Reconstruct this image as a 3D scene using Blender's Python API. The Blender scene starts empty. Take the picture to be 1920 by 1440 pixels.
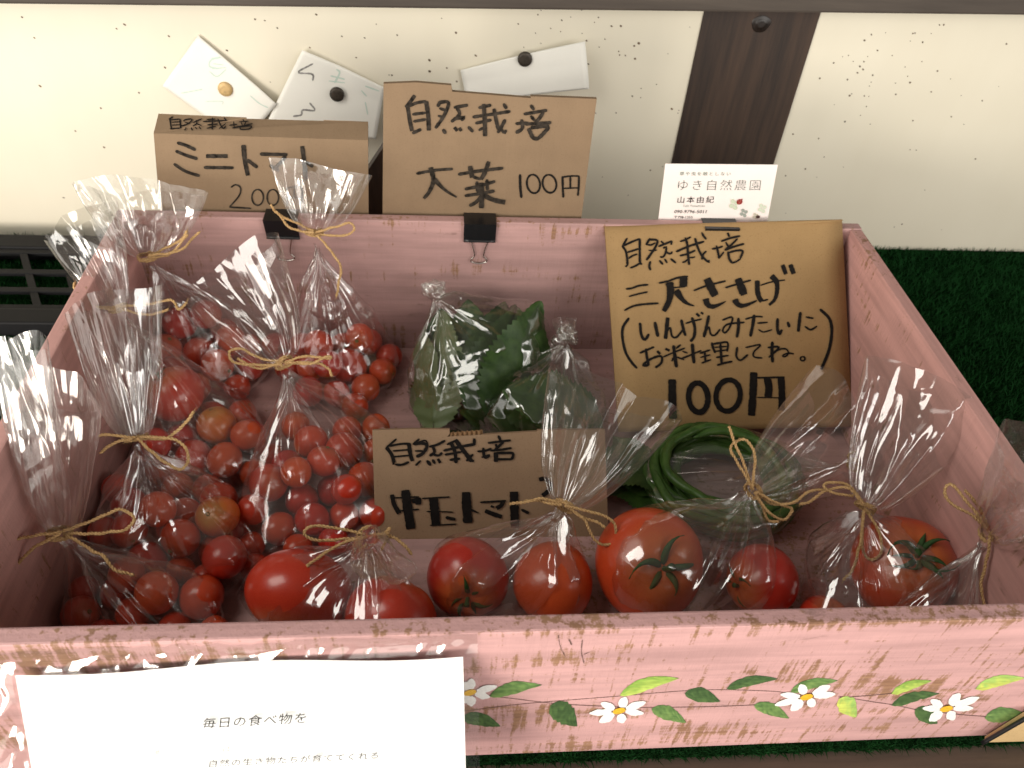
import bpy, bmesh, math
import numpy as np
from mathutils import Vector, Matrix

SC = bpy.context.scene
COL = SC.collection

# ------------------------------------------------------------------ camera
F_PX = 1490.75
CAM = np.array([-0.04689, -0.18967, 0.4839])
PITCH, YAW, ROLL = 0.75438, -0.11743, 0.0815


def cam_axes():
    cp, sp = math.cos(PITCH), math.sin(PITCH)
    f = np.array([0, cp, -sp]); u = np.array([0, sp, cp]); x = np.array([1.0, 0, 0])
    cy, sy = math.cos(YAW), math.sin(YAW)
    R = np.array([[cy, -sy, 0], [sy, cy, 0], [0, 0, 1]])
    f, u, x = R @ f, R @ u, R @ x
    cr, sr = math.cos(ROLL), math.sin(ROLL)
    return cr * x + sr * u, -sr * x + cr * u, f


CX, CU, CF = cam_axes()
cam_data = bpy.data.cameras.new('camera')
cam = bpy.data.objects.new('camera', cam_data)
COL.objects.link(cam)
cam.matrix_world = Matrix(((CX[0], CU[0], -CF[0], CAM[0]), (CX[1], CU[1], -CF[1], CAM[1]),
                           (CX[2], CU[2], -CF[2], CAM[2]), (0, 0, 0, 1)))
cam_data.sensor_width = 36.0
cam_data.lens = F_PX / 1920 * 36.0
cam_data.clip_start = 0.01
cam_data.clip_end = 60
cam_data.dof.use_dof = True
cam_data.dof.focus_distance = 0.5
cam_data.dof.aperture_fstop = 14
SC.camera = cam

# ------------------------------------------------------------------ light
world = bpy.data.worlds.new('World'); SC.world = world; world.use_nodes = True
wn = world.node_tree.nodes; wl = world.node_tree.links
bg = wn['Background']
bg.inputs['Color'].default_value = (1.0, 0.93, 0.82, 1)
bg.inputs['Strength'].default_value = 1.0
# surroundings: bright open front of the stall behind the photographer, dim roof above and dim wall side
_tc = wn.new('ShaderNodeTexCoord'); _sp = wn.new('ShaderNodeSeparateXYZ'); wl.new(_tc.outputs['Generated'], _sp.inputs[0])


def _map(sock, a, b, lo, hi):
    m_ = wn.new('ShaderNodeMapRange'); m_.interpolation_type = 'SMOOTHSTEP'
    for k_, v_ in zip(('From Min', 'From Max', 'To Min', 'To Max'), (a, b, lo, hi)): m_.inputs[k_].default_value = v_
    wl.new(sock, m_.inputs['Value']); return m_.outputs['Result']


def _mul(a, b):
    m_ = wn.new('ShaderNodeMath'); m_.operation = 'MULTIPLY'; wl.new(a, m_.inputs[0]); wl.new(b, m_.inputs[1]); return m_.outputs[0]


_open = _mul(_mul(_map(_sp.outputs['Y'], -.45, .25, 1, 0), _map(_sp.outputs['Z'], .42, .58, 1, 0)), _map(_sp.outputs['Z'], -.25, -.05, 0, 1))
_mx = wn.new('ShaderNodeMix'); _mx.data_type = 'RGBA'; wl.new(_open, _mx.inputs[0])
_mx.inputs[6].default_value = (.135, .122, .104, 1); _mx.inputs[7].default_value = (1.75, 1.68, 1.55, 1)
wl.new(_mx.outputs[2], bg.inputs['Color'])


def area(name, loc, target, sx, sy, power, color):
    d = bpy.data.lights.new(name, 'AREA'); d.shape = 'RECTANGLE'; d.size = sx; d.size_y = sy
    d.energy = power; d.color = color
    o = bpy.data.objects.new(name, d); COL.objects.link(o); o.location = loc
    o.rotation_euler = (Vector(target) - Vector(loc)).to_track_quat('-Z', 'Y').to_euler()
    return o


# the open, sunlit front of the stall: low on the left of the photographer
area('daylight_opening', (-0.95, -0.95, 0.20), (0.0, 0.2, 0.12), 0.75, 0.55, 23, (1.0, 0.93, 0.83))
# added fill lamp behind the photographer's right shoulder, whitens the bag film
area('fill_side', (0.95, -0.75, 0.62), (0.1, 0.2, 0.1), 0.6, 0.7, 7, (1.0, 0.97, 0.92))
# added fill lamp above left, for film reflections and a brighter interior
area('fill_top', (-0.75, 0.0, 0.95), (0.0, 0.22, 0.1), 0.45, 0.7, 6, (1.0, 0.96, 0.88))

SC.view_settings.view_transform = 'Standard'
SC.view_settings.look = 'None'
SC.view_settings.exposure = 0.0
SC.view_settings.gamma = 1.0
SC.view_settings.use_curve_mapping = False
SC.render.engine = 'CYCLES'
cy = SC.cycles
cy.max_bounces = 14; cy.transparent_max_bounces = 64; cy.glossy_bounces = 6
cy.transmission_bounces = 8; cy.diffuse_bounces = 4
cy.caustics_reflective = False; cy.caustics_refractive = False
cy.sample_clamp_indirect = 4.0
cy.use_denoising = True

# ------------------------------------------------------------------ helpers


def ray(px, py):
    return CF + CX * (px - 960) / F_PX - CU * (py - 720) / F_PX


def at_y(px, py, Y):
    d = ray(px, py); return CAM + d * (Y - CAM[1]) / d[1]


def at_z(px, py, Z):
    d = ray(px, py); return CAM + d * (Z - CAM[2]) / d[2]


def at_plane(px, py, p0, n):
    d = ray(px, py); return CAM + d * (np.dot(p0 - CAM, n) / np.dot(d, n))


def depth(p):
    return float(np.dot(p - CAM, CF))


def nrm(v):
    v = np.asarray(v, float); return v / (np.linalg.norm(v) + 1e-12)


def tag(o, label=None, cat=None, group=None, kind=None):
    if label: o['label'] = label
    if cat: o['category'] = cat
    if group: o['group'] = group
    if kind: o['kind'] = kind
    return o


def empty(name, loc, label=None, cat=None, group=None):
    o = bpy.data.objects.new(name, None); COL.objects.link(o); o.location = tuple(loc)
    o.empty_display_size = 0.01
    return tag(o, label, cat, group)


def root_loc(o):
    v = Vector((0, 0, 0))
    while o is not None:
        v += o.location; o = o.parent
    return np.array(v)


def mesh(name, V, F, mat, parent=None, smooth=True, colors=None):
    """V in world coordinates"""
    V = np.asarray(V, float)
    base = root_loc(parent) if parent is not None else np.zeros(3)
    me = bpy.data.meshes.new(name)
    me.from_pydata((V - base).tolist(), [], [tuple(int(i) for i in f) for f in F])
    if smooth:
        me.polygons.foreach_set('use_smooth', [True] * len(me.polygons))
    if colors is not None:
        a = me.color_attributes.new('Col', 'FLOAT_COLOR', 'POINT')
        c = np.ones((len(V), 4)); c[:, :3] = colors
        a.data.foreach_set('color', c.ravel())
    if mat is not None: me.materials.append(mat)
    me.update()
    o = bpy.data.objects.new(name, me); COL.objects.link(o)
    if parent is not None: o.parent = parent
    return o


def top_mesh(name, V, F, mat, label, cat, group=None, smooth=True, kind=None, colors=None):
    """top-level mesh whose origin sits at its own base"""
    V = np.asarray(V, float)
    b = np.array([V[:, 0].mean(), V[:, 1].mean(), V[:, 2].min()])
    o = mesh(name, V - b, F, mat, None, smooth, colors)
    o.location = tuple(b)
    return tag(o, label, cat, group, kind)


class MB:
    def __init__(s): s.v = []; s.f = []; s.n = 0

    def add(s, V, F):
        V = np.asarray(V, float)
        s.v.append(V); s.f += [tuple(int(i) + s.n for i in f) for f in F]; s.n += len(V)

    def V(s): return np.vstack(s.v)


def box_vf(x0, x1, y0, y1, z0, z1, bev=0.0008):
    bm = bmesh.new()
    bmesh.ops.create_cube(bm, size=1.0)
    for v in bm.verts:
        v.co = Vector((x0 + (v.co.x + .5) * (x1 - x0), y0 + (v.co.y + .5) * (y1 - y0), z0 + (v.co.z + .5) * (z1 - z0)))
    if bev > 0:
        bmesh.ops.bevel(bm, geom=list(bm.edges), offset=bev, segments=2, affect='EDGES', profile=0.6)
    bm.verts.ensure_lookup_table(); bm.verts.index_update()
    V = np.array([v.co[:] for v in bm.verts]); F = [[v.index for v in f.verts] for f in bm.faces]
    bm.free(); return V, F


def grid_faces(nu, nv, wrap_u=False):
    F = []
    for j in range(nv - 1):
        for i in range(nu if wrap_u else nu - 1):
            a = j * nu + i; b = j * nu + (i + 1) % nu
            F.append((a, b, b + nu, a + nu))
    return F


def catmull(P, n):
    P = np.asarray(P, float)
    if len(P) < 3:
        t = np.linspace(0, 1, n)[:, None]; return P[0] * (1 - t) + P[-1] * t
    Q = np.vstack([2 * P[0] - P[1], P, 2 * P[-1] - P[-2]])
    seg = len(P) - 1
    out = []
    for t in np.linspace(0, seg - 1e-6, n):
        i = int(t); s = t - i
        p0, p1, p2, p3 = Q[i], Q[i + 1], Q[i + 2], Q[i + 3]
        out.append(.5 * (2 * p1 + (p2 - p0) * s + (2 * p0 - 5 * p1 + 4 * p2 - p3) * s * s + (3 * p1 - p0 - 3 * p2 + p3) * s ** 3))
    return np.array(out)


def resample(P, step):
    P = np.asarray(P, float)
    d = np.r_[0, np.cumsum(np.linalg.norm(np.diff(P, axis=0), axis=1))]
    n = max(3, int(d[-1] / step) + 1)
    t = np.linspace(0, d[-1], n)
    return np.stack([np.interp(t, d, P[:, k]) for k in range(P.shape[1])], 1)


def frames(P):
    T = np.gradient(P, axis=0); T /= np.linalg.norm(T, axis=1)[:, None] + 1e-12
    n = np.cross(T[0], [0.3, 0.2, 0.9]); n = nrm(n)
    N = []
    for t in T:
        n = nrm(n - t * np.dot(n, t)); N.append(n)
    N = np.array(N); return T, N, np.cross(T, N)


def tube_vf(P, r, seg=8, caps=True):
    P = np.asarray(P, float); n = len(P)
    r = np.full(n, r) if np.isscalar(r) else np.asarray(r)
    T, N, B = frames(P)
    a = np.linspace(0, 2 * np.pi, seg, endpoint=False)
    V = (P[:, None, :] + r[:, None, None] * (np.cos(a)[None, :, None] * N[:, None, :] + np.sin(a)[None, :, None] * B[:, None, :])).reshape(-1, 3)
    F = grid_faces(seg, n, True)
    if caps:
        F.append(tuple(range(seg))[::-1]); F.append(tuple(range((n - 1) * seg, n * seg)))
    return V, F


def tri(x):
    return np.abs(2 * (x - np.floor(x)) - 1)


def vnoise(P, scale, seed):
    """cheap smooth 3d noise from sines, range about -1..1"""
    rs = np.random.RandomState(seed); out = 0
    for k in range(5):
        d = rs.normal(size=3); d /= np.linalg.norm(d)
        out = out + np.sin(P @ d * (2 * np.pi / scale) * rs.uniform(.6, 1.7) + rs.uniform(0, 6.28))
    return out / 3.0


def facet(a, b, seed):
    """piecewise linear noise on a triangle grid: flat facets with sharp creases, -1..1"""
    r_ = np.random.RandomState(seed)
    a = a + .35 * np.sin(b * 1.7 + r_.uniform(0, 6)) + .25 * np.sin(b * .6 + a * .9 + r_.uniform(0, 6)); b = b + .35 * np.sin(a * 1.3 + r_.uniform(0, 6))
    i = np.floor(a).astype(int); j = np.floor(b).astype(int); fa = a - i; fb = b - j
    tab = r_.uniform(-1, 1, (64, 64))
    h = lambda p, q: tab[p % 64, q % 64]
    low = fa + fb < 1
    v1 = h(i, j) * (1 - fa - fb) + h(i + 1, j) * fa + h(i, j + 1) * fb
    v2 = h(i + 1, j + 1) * (fa + fb - 1) + h(i + 1, j) * (1 - fb) + h(i, j + 1) * (1 - fa)
    return np.where(low, v1, v2)


# ------------------------------------------------------------------ materials


def mat_new(name):
    m = bpy.data.materials.new(name); m.use_nodes = True
    nt = m.node_tree
    return m, nt, nt.nodes, nt.links, nt.nodes['Principled BSDF']


def ramp(nt, fac, stops):
    r = nt.nodes.new('ShaderNodeValToRGB')
    while len(r.color_ramp.elements) < len(stops): r.color_ramp.elements.new(0.5)
    for e, (p, c) in zip(r.color_ramp.elements, stops):
        e.position = p; e.color = (*c, 1) if len(c) == 3 else c
    nt.links.new(fac, r.inputs['Fac']); return r


def noise(nt, scale, detail=4, rough=.55, vec=None, mscale=None, mrot=None, coord='Object'):
    n = nt.nodes.new('ShaderNodeTexNoise'); n.inputs['Scale'].default_value = scale
    n.inputs['Detail'].default_value = detail; n.inputs['Roughness'].default_value = rough
    tc = nt.nodes.new('ShaderNodeTexCoord')
    mp = nt.nodes.new('ShaderNodeMapping')
    if mscale: mp.inputs['Scale'].default_value = mscale
    if mrot: mp.inputs['Rotation'].default_value = mrot
    nt.links.new(vec if vec is not None else tc.outputs[coord], mp.inputs['Vector'])
    nt.links.new(mp.outputs[0], n.inputs['Vector'])
    return n


def math_n(nt, op, a, b=None, clamp=False):
    n = nt.nodes.new('ShaderNodeMath'); n.operation = op; n.use_clamp = clamp
    for i, v in enumerate((a, b)):
        if v is None: continue
        if isinstance(v, (int, float)): n.inputs[i].default_value = v
        else: nt.links.new(v, n.inputs[i])
    return n.outputs[0]


def mix_c(nt, fac, a, b, mode='MIX'):
    n = nt.nodes.new('ShaderNodeMix'); n.data_type = 'RGBA'; n.blend_type = mode
    for s, v in ((0, fac), (6, a), (7, b)):
        if isinstance(v, (int, float)): n.inputs[s].default_value = v
        elif isinstance(v, tuple): n.inputs[s].default_value = (*v, 1)
        else: nt.links.new(v, n.inputs[s])
    return n.outputs[2]


def bump(nt, h, strength, dist, bs):
    b = nt.nodes.new('ShaderNodeBump'); b.inputs['Strength'].default_value = strength
    b.inputs['Distance'].default_value = dist
    nt.links.new(h, b.inputs['Height']); nt.links.new(b.outputs[0], bs.inputs['Normal'])
    return b


def simple(name, color, rough=.6, metal=0.0, var=0.0, vscale=200, spec=None, bmp=0):
    m, nt, N, L, B = mat_new(name)
    B.inputs['Base Color'].default_value = (*color, 1)
    B.inputs['Roughness'].default_value = rough; B.inputs['Metallic'].default_value = metal
    if spec is not None: B.inputs['Specular IOR Level'].default_value = spec
    if var > 0 or bmp > 0:
        n = noise(nt, vscale)
        if var > 0:
            c1 = tuple(max(0, c * (1 - var)) for c in color); c2 = tuple(min(1, c * (1 + var)) for c in color)
            r = ramp(nt, n.outputs['Fac'], [(.3, c1), (.7, c2)]); L.new(r.outputs[0], B.inputs['Base Color'])
        if bmp > 0: bump(nt, n.outputs['Fac'], .5, bmp, B)
    return m


def mat_pink(name, wear, pink=(.58, .235, .235), along='x'):
    """pink paint brushed thin over rough sawn brown wood"""
    m, nt, N, L, B = mat_new(name)
    sw = (lambda v: v) if along == 'x' else (lambda v: (v[1], v[0], v[2]))
    wood_n = noise(nt, 40, 6, .6, mscale=(1, 1, 14))
    wood = ramp(nt, wood_n.outputs['Fac'], [(.3, (.18, .085, .04)), (.55, (.28, .15, .075)), (.75, (.38, .22, .12))])
    pn = noise(nt, 14, 5, .6, mscale=sw((1, 1, 3)))
    pk = ramp(nt, pn.outputs['Fac'], [(.3, tuple(c * .9 for c in pink)), (.7, tuple(min(1, c * 1.1) for c in pink))])
    patch = noise(nt, 11, 5, .6, mscale=sw((.7, 1, 2.6)))              # broad worn areas
    saw = noise(nt, 230, 3, .65, mscale=(1, 1, .10), mrot=(0, .16, 0) if along == 'x' else None)            # saw marks across the board
    grain = noise(nt, 260, 3, .6, mscale=sw((.06, 1, 1)))              # grain along the board
    fine = noise(nt, 900, 2, .5)
    s1 = math_n(nt, 'MULTIPLY', patch.outputs['Fac'], 1.0)
    s2 = math_n(nt, 'MULTIPLY', math_n(nt, 'SUBTRACT', saw.outputs['Fac'], .5), .95)
    s3 = math_n(nt, 'MULTIPLY', math_n(nt, 'SUBTRACT', grain.outputs['Fac'], .5), .34)
    s4 = math_n(nt, 'MULTIPLY', math_n(nt, 'SUBTRACT', fine.outputs['Fac'], .5), .22)
    s = math_n(nt, 'ADD', math_n(nt, 'ADD', s1, s2), math_n(nt, 'ADD', s3, s4))
    mask = ramp(nt, s, [(wear, (0, 0, 0)), (wear + .11, (.9, .9, .9))])
    c = mix_c(nt, mask.outputs[0], pk.outputs[0], wood.outputs[0])
    # small dark scuffs
    sc = noise(nt, 60, 8, .72, mscale=sw((.4, 1, 1.6)))
    scm = ramp(nt, sc.outputs['Fac'], [(.62, (0, 0, 0)), (.70, (.5, .5, .5))])
    br = noise(nt, 130, 3, .6, mscale=sw((.05, 1, 1))); brm = ramp(nt, br.outputs['Fac'], [(.35, (.86, .86, .86)), (.65, (1.10, 1.10, 1.10))])
    c = mix_c(nt, scm.outputs[0], c, (.16, .09, .07))
    c = mix_c(nt, 1.0, c, brm.outputs[0], 'MULTIPLY')
    L.new(c, B.inputs['Base Color'])
    B.inputs['Roughness'].default_value = .62
    bump(nt, s, .35, .0012, B)
    return m


def mat_wall():
    m, nt, N, L, B = mat_new('cream_board')
    n = noise(nt, 3, 4); n2 = noise(nt, 60, 4, mscale=(1, 1, .08))
    base = ramp(nt, n.outputs['Fac'], [(.3, (.66, .61, .49)), (.7, (.74, .69, .57))])
    c = mix_c(nt, math_n(nt, 'MULTIPLY', n2.outputs['Fac'], .12), base.outputs[0], (.56, .49, .36))
    L.new(c, B.inputs['Base Color']); B.inputs['Roughness'].default_value = .42
    return m


def mat_dark_wood(name, a=(.012, .007, .005), b=(.05, .03, .02), axis='z', rough=.5):
    m, nt, N, L, B = mat_new(name)
    ms = {'z': (1, 1, .07), 'x': (.07, 1, 1)}[axis]
    n = noise(nt, 90, 6, .65, mscale=ms); n2 = noise(nt, 14, 3, mscale=ms)
    f = math_n(nt, 'ADD', math_n(nt, 'MULTIPLY', n.outputs['Fac'], .6), math_n(nt, 'MULTIPLY', n2.outputs['Fac'], .4))
    r = ramp(nt, f, [(.35, a), (.65, b)])
    L.new(r.outputs[0], B.inputs['Base Color']); B.inputs['Roughness'].default_value = rough
    bump(nt, n.outputs['Fac'], .4, .0008, B)
    return m


def mat_card(name, col=(.36, .215, .11)):
    m, nt, N, L, B = mat_new(name)
    n = noise(nt, 900, 3, .7); n2 = noise(nt, 30, 4); n3 = noise(nt, 420, 2, .5, mscale=(1, .05, .05))
    r = ramp(nt, n2.outputs['Fac'], [(.3, tuple(c * .92 for c in col)), (.7, tuple(c * 1.07 for c in col))])
    sp = ramp(nt, n.outputs['Fac'], [(.30, (.72, .68, .62)), (.42, (1, 1, 1)), (.66, (1, 1, 1)), (.78, (1.2, 1.2, 1.15))])
    c = mix_c(nt, 1.0, r.outputs[0], sp.outputs[0], 'MULTIPLY')
    c = mix_c(nt, math_n(nt, 'MULTIPLY', n3.outputs['Fac'], .12), c, tuple(x * .7 for x in col))
    L.new(c, B.inputs['Base Color']); B.inputs['Roughness'].default_value = .75
    B.inputs['Specular IOR Level'].default_value = .25
    bump(nt, n3.outputs['Fac'], .25, .0004, B)
    return m


def mat_film(name='clear_film', tint=(.985, .98, .975), base=.145, rough=.10, haze=0.05):
    m = bpy.data.materials.new(name); m.use_nodes = True
    nt = m.node_tree; nt.nodes.clear()
    out = nt.nodes.new('ShaderNodeOutputMaterial')
    tr = nt.nodes.new('ShaderNodeBsdfTransparent'); tr.inputs[0].default_value = (*tint, 1)
    gl = nt.nodes.new('ShaderNodeBsdfGlossy'); gl.inputs['Color'].default_value = (1, 1, 1, 1)
    gl.inputs['Roughness'].default_value = rough
    lw = nt.nodes.new('ShaderNodeLayerWeight'); lw.inputs['Blend'].default_value = .5
    p = math_n(nt, 'POWER', lw.outputs['Facing'], 4.5)
    f = math_n(nt, 'ADD', math_n(nt, 'MULTIPLY', p, .8), base, True)
    mx = nt.nodes.new('ShaderNodeMixShader')
    nt.links.new(f, mx.inputs[0]); nt.links.new(tr.outputs[0], mx.inputs[1]); nt.links.new(gl.outputs[0], mx.inputs[2])
    last = mx.outputs[0]
    if haze > 0:
        df = nt.nodes.new('ShaderNodeBsdfTranslucent'); df.inputs[0].default_value = (.9, .88, .86, 1)
        m2 = nt.nodes.new('ShaderNodeMixShader'); m2.inputs[0].default_value = haze
        nt.links.new(last, m2.inputs[1]); nt.links.new(df.outputs[0], m2.inputs[2]); last = m2.outputs[0]
    nt.links.new(last, out.inputs[0])
    return m


def mat_tomato(name, lo, hi, stemcol, h):
    """h: half height; skin yellows towards the stem scar (local +Z)"""
    m, nt, N, L, B = mat_new(name)
    n = noise(nt, 45, 4); n2 = noise(nt, 700, 2)
    r = ramp(nt, n.outputs['Fac'], [(.3, lo), (.72, hi)])
    oi = nt.nodes.new('ShaderNodeObjectInfo')
    hs = nt.nodes.new('ShaderNodeHueSaturation')
    L.new(math_n(nt, 'ADD', math_n(nt, 'MULTIPLY', oi.outputs['Random'], .016), .494), hs.inputs['Hue'])
    L.new(math_n(nt, 'ADD', math_n(nt, 'MULTIPLY', oi.outputs['Random'], .25), .90), hs.inputs['Value'])
    L.new(r.outputs[0], hs.inputs['Color'])
    tc = nt.nodes.new('ShaderNodeTexCoord'); sp = nt.nodes.new('ShaderNodeSeparateXYZ')
    L.new(tc.outputs['Generated'], sp.inputs[0])
    g = ramp(nt, math_n(nt, 'ADD', sp.outputs['Z'], math_n(nt, 'MULTIPLY', math_n(nt, 'SUBTRACT', n.outputs['Fac'], .5), .25)), [(.80, (0, 0, 0)), (1.02, (.75, .75, .75))])
    c = mix_c(nt, g.outputs[0], hs.outputs[0], stemcol)
    spk = ramp(nt, n2.outputs['Fac'], [(.70, (0, 0, 0)), (.78, (.12, .12, .12))])
    c = mix_c(nt, spk.outputs[0], c, (.8, .4, .2))
    L.new(c, B.inputs['Base Color'])
    B.inputs['Roughness'].default_value = .30
    B.inputs['Subsurface Weight'].default_value = .12
    B.inputs['Subsurface Radius'].default_value = (.006, .0015, .0008)
    B.inputs['Subsurface Scale'].default_value = 1.0
    B.inputs['Coat Weight'].default_value = .25; B.inputs['Coat Roughness'].default_value = .12
    bump(nt, n2.outputs['Fac'], .03, .0004, B)
    return m


def mat_leaf(name, a, b, back, rough=.5):
    m, nt, N, L, B = mat_new(name)
    n = noise(nt, 120, 4)
    r = ramp(nt, n.outputs['Fac'], [(.3, a), (.7, b)])
    g = nt.nodes.new('ShaderNodeNewGeometry')
    c = mix_c(nt, g.outputs['Backfacing'], r.outputs[0], back)
    L.new(c, B.inputs['Base Color']); B.inputs['Roughness'].default_value = rough
    B.inputs['Specular IOR Level'].default_value = .35
    bump(nt, n.outputs['Fac'], .5, .001, B)
    return m


def mat_vcol(name, rough=.5, streak=0.0):
    m, nt, N, L, B = mat_new(name)
    a = nt.nodes.new('ShaderNodeAttribute'); a.attribute_name = 'Col'
    c = a.outputs['Color']
    if streak > 0:
        n = noise(nt, 500, 3, .6, mscale=(.2, 1, 1), mrot=(0, .35, 0))
        r = ramp(nt, n.outputs['Fac'], [(.3, (1 - streak,) * 3), (.7, (1 + streak,) * 3)])
        c = mix_c(nt, 1.0, c, r.outputs[0], 'MULTIPLY')
    L.new(c, B.inputs['Base Color']); B.inputs['Roughness'].default_value = rough
    return m


def mat_twine():
    m, nt, N, L, B = mat_new('jute_fibre')
    n = noise(nt, 900, 3); r = ramp(nt, n.outputs['Fac'], [(.3, (.38, .22, .09)), (.7, (.64, .43, .21))])
    L.new(r.outputs[0], B.inputs['Base Color']); B.inputs['Roughness'].default_value = .8
    B.inputs['Specular IOR Level'].default_value = .2
    return m


M = {}
M['front'] = mat_pink('worn_pink_paint', .545, (.53, .305, .295))
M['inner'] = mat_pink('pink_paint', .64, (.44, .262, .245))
M['side'] = mat_pink('pink_side_paint', .66, (.53, .285, .255), 'y')
M['wall'] = mat_wall()
M['post'] = mat_dark_wood('dark_stained_wood', (.011, .0055, .0035), (.062, .033, .019), 'z', .55)
M['rail'] = mat_dark_wood('grey_brown_wood', (.035, .026, .020), (.075, .058, .045), 'x', .7)
M['plank'] = mat_dark_wood('old_brown_plank', (.03, .019, .013), (.085, .055, .037), 'x', .75)
M['turf'] = simple('turf_backing', (.003, .016, .004), .95, var=.4, vscale=120, spec=.0)
M['blade'] = simple('turf_blade', (.006, .042, .009), .8, var=.35, vscale=60, spec=.1)
M['grid'] = simple('black_plastic', (.006, .006, .007), .6, var=.2, vscale=60, spec=.2)
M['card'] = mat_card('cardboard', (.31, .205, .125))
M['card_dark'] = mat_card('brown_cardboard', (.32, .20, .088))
M['card_shaded'] = mat_card('shaded_cardboard', (.225, .152, .092))  # same cardboard, shade on the two rear signs put into the colour
M['edge'] = mat_card('cardboard_edge', (.30, .18, .09))
M['ink'] = simple('black_marker', (.011, .009, .008), .8, var=.3, vscale=300, spec=.12)
M['ink_soft'] = simple('brush_marker', (.028, .022, .017), .8, var=.85, vscale=260, spec=.12)
M['paper'] = simple('white_paper', (.76, .74, .68), .7, var=.02, vscale=40)
M['notice_paper'] = simple('notice_paper', (.90, .90, .89), .6, var=.01, vscale=40)
M['visit'] = simple('card_stock', (.84, .76, .72), .5, var=.02, vscale=60)
M['black_metal'] = simple('black_clip', (.008, .008, .009), .33)
M['steel'] = simple('steel_wire', (.55, .52, .48), .25, 1.0)
M['gold'] = simple('brass_magnet', (.50, .34, .15), .5, .15, .2, 300)
M['dark_pin'] = simple('dark_magnet', (.045, .035, .026), .5, .3, .5, 500)
M['film'] = mat_film()
M['film_soft'] = mat_film('thin_poly_film', (.97, .975, .96), .13, .11, .045)
M['sleeve'] = mat_film('notice_sleeve_film', (.98, .98, .98), .02, .16, 0.0)
M['tomato'] = mat_tomato('tomato_skin', (.46, .030, .012), (.53, .052, .018), (.50, .14, .035), .03)
M['cherry'] = mat_tomato('cherry_tomato_skin', (.47, .026, .011), (.56, .055, .018), (.42, .085, .025), .015)
M['cherry_orange'] = mat_tomato('ripening_tomato_skin', (.48, .065, .013), (.56, .13, .022), (.50, .25, .05), .015)
M['calyx'] = mat_leaf('tomato_calyx', (.018, .055, .012), (.04, .10, .022), (.05, .11, .03))
M['scar'] = simple('stem_scar', (.16, .13, .035), .7, var=.3, vscale=800)
M['shiso'] = mat_leaf('shiso_leaf_skin', (.014, .038, .006), (.036, .076, .013), (.095, .125, .05))
M['bean'] = mat_leaf('bean_skin', (.030, .075, .012), (.065, .135, .026), (.03, .1, .02), .38)
M['twine'] = mat_twine()
M['paint'] = mat_vcol('brushed_paint', .5, .18)
M['print'] = mat_vcol('printed_colour', .5)
M['faint_ink'] = simple('faint_green_ink', (.50, .60, .53), .7)
M['grey_ink'] = simple('grey_ink', (.22, .21, .20), .7, var=.5, vscale=400)
M['tan'] = mat_card('tan_board', (.52, .36, .18))
M['text'] = simple('printed_text', (.006, .005, .005), .9, spec=.05)

# ------------------------------------------------------------------ setting
BW, BD, BH, BT = .2975, .3646, .1444, .009     # box half width, depth, height, board thickness
YW = .5441                                       # wall

turf = mesh('artificial_turf', [(-3, -.0045, 0), (3, -.0045, 0), (3, YW + .3, 0), (-3, YW + .3, 0)], [(0, 1, 2, 3)], M['turf'], None, False)
tag(turf, 'dark green artificial turf under the pink crate', None, None, 'structure')

rs = np.random.RandomState(3)


def blades(n, x0, x1, y0, y1):
    p = np.stack([rs.uniform(x0, x1, n), rs.uniform(y0, y1, n), np.zeros(n)], 1)
    a = rs.uniform(0, 6.28, n); w = rs.uniform(.0005, .0009, n); h = rs.uniform(.004, .008, n)
    lean = rs.normal(0, .003, (n, 2))
    d = np.stack([np.cos(a), np.sin(a), 0 * a], 1)
    v = np.zeros((n, 3, 3)); v[:, 0] = p + d * w[:, None]; v[:, 1] = p - d * w[:, None]
    v[:, 2] = p + np.stack([lean[:, 0], lean[:, 1], h * np.where(p[:, 1] < .01, .45, 1)], 1)
    return v.reshape(-1, 3)


bv = np.vstack([blades(46000, .298, .80, .05, YW), blades(12000, -.56, -.30, .1, YW), blades(9000, -.05, .33, -.0045, .004), blades(4000, -.3, .3, .37, YW)])
tb = mesh('turf_pile', bv, np.arange(len(bv)).reshape(-1, 3), M['blade'], None, False)
tag(tb, 'short green plastic grass pile of the turf', None, None, 'stuff')

# shelf plank under the turf's front edge
V, F = box_vf(-1.2, 1.2, -.16, .03, -.03, -.0015, 0)
pl = top_mesh('shelf_plank', V, F, M['plank'], 'dark brown weathered shelf plank along the front of the crate', 'plank', smooth=False)

# wall boards and post
XL, XR = .18465, .29154
ZR = .247


def wall_board(x0, x1, label, ks, rr, parent_name):
    V, F = box_vf(x0, x1, YW, YW + .012, .001, ZR + .05, 0)
    o = top_mesh(parent_name, V, F, M['wall'], label, 'wall', smooth=False)
    # fly specks: small flat droplets on the board
    mb = MB()
    for cx, cz, r in ks:
        a = np.linspace(0, 6.283, 7, endpoint=False); t = rr.uniform(-.9, -.3); e = rr.uniform(.5, .85)
        x = r * np.cos(a); z = r * e * np.sin(a)
        X = cx + x * math.cos(t) - z * math.sin(t); Z = cz + x * math.sin(t) + z * math.cos(t)
        mb.add(np.stack([X, np.full(7, YW - .00015), Z], 1), [tuple(range(7))])
    s = mesh('fly_specks', mb.V(), mb.f, M['speck'], o, False)
    return o


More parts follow.
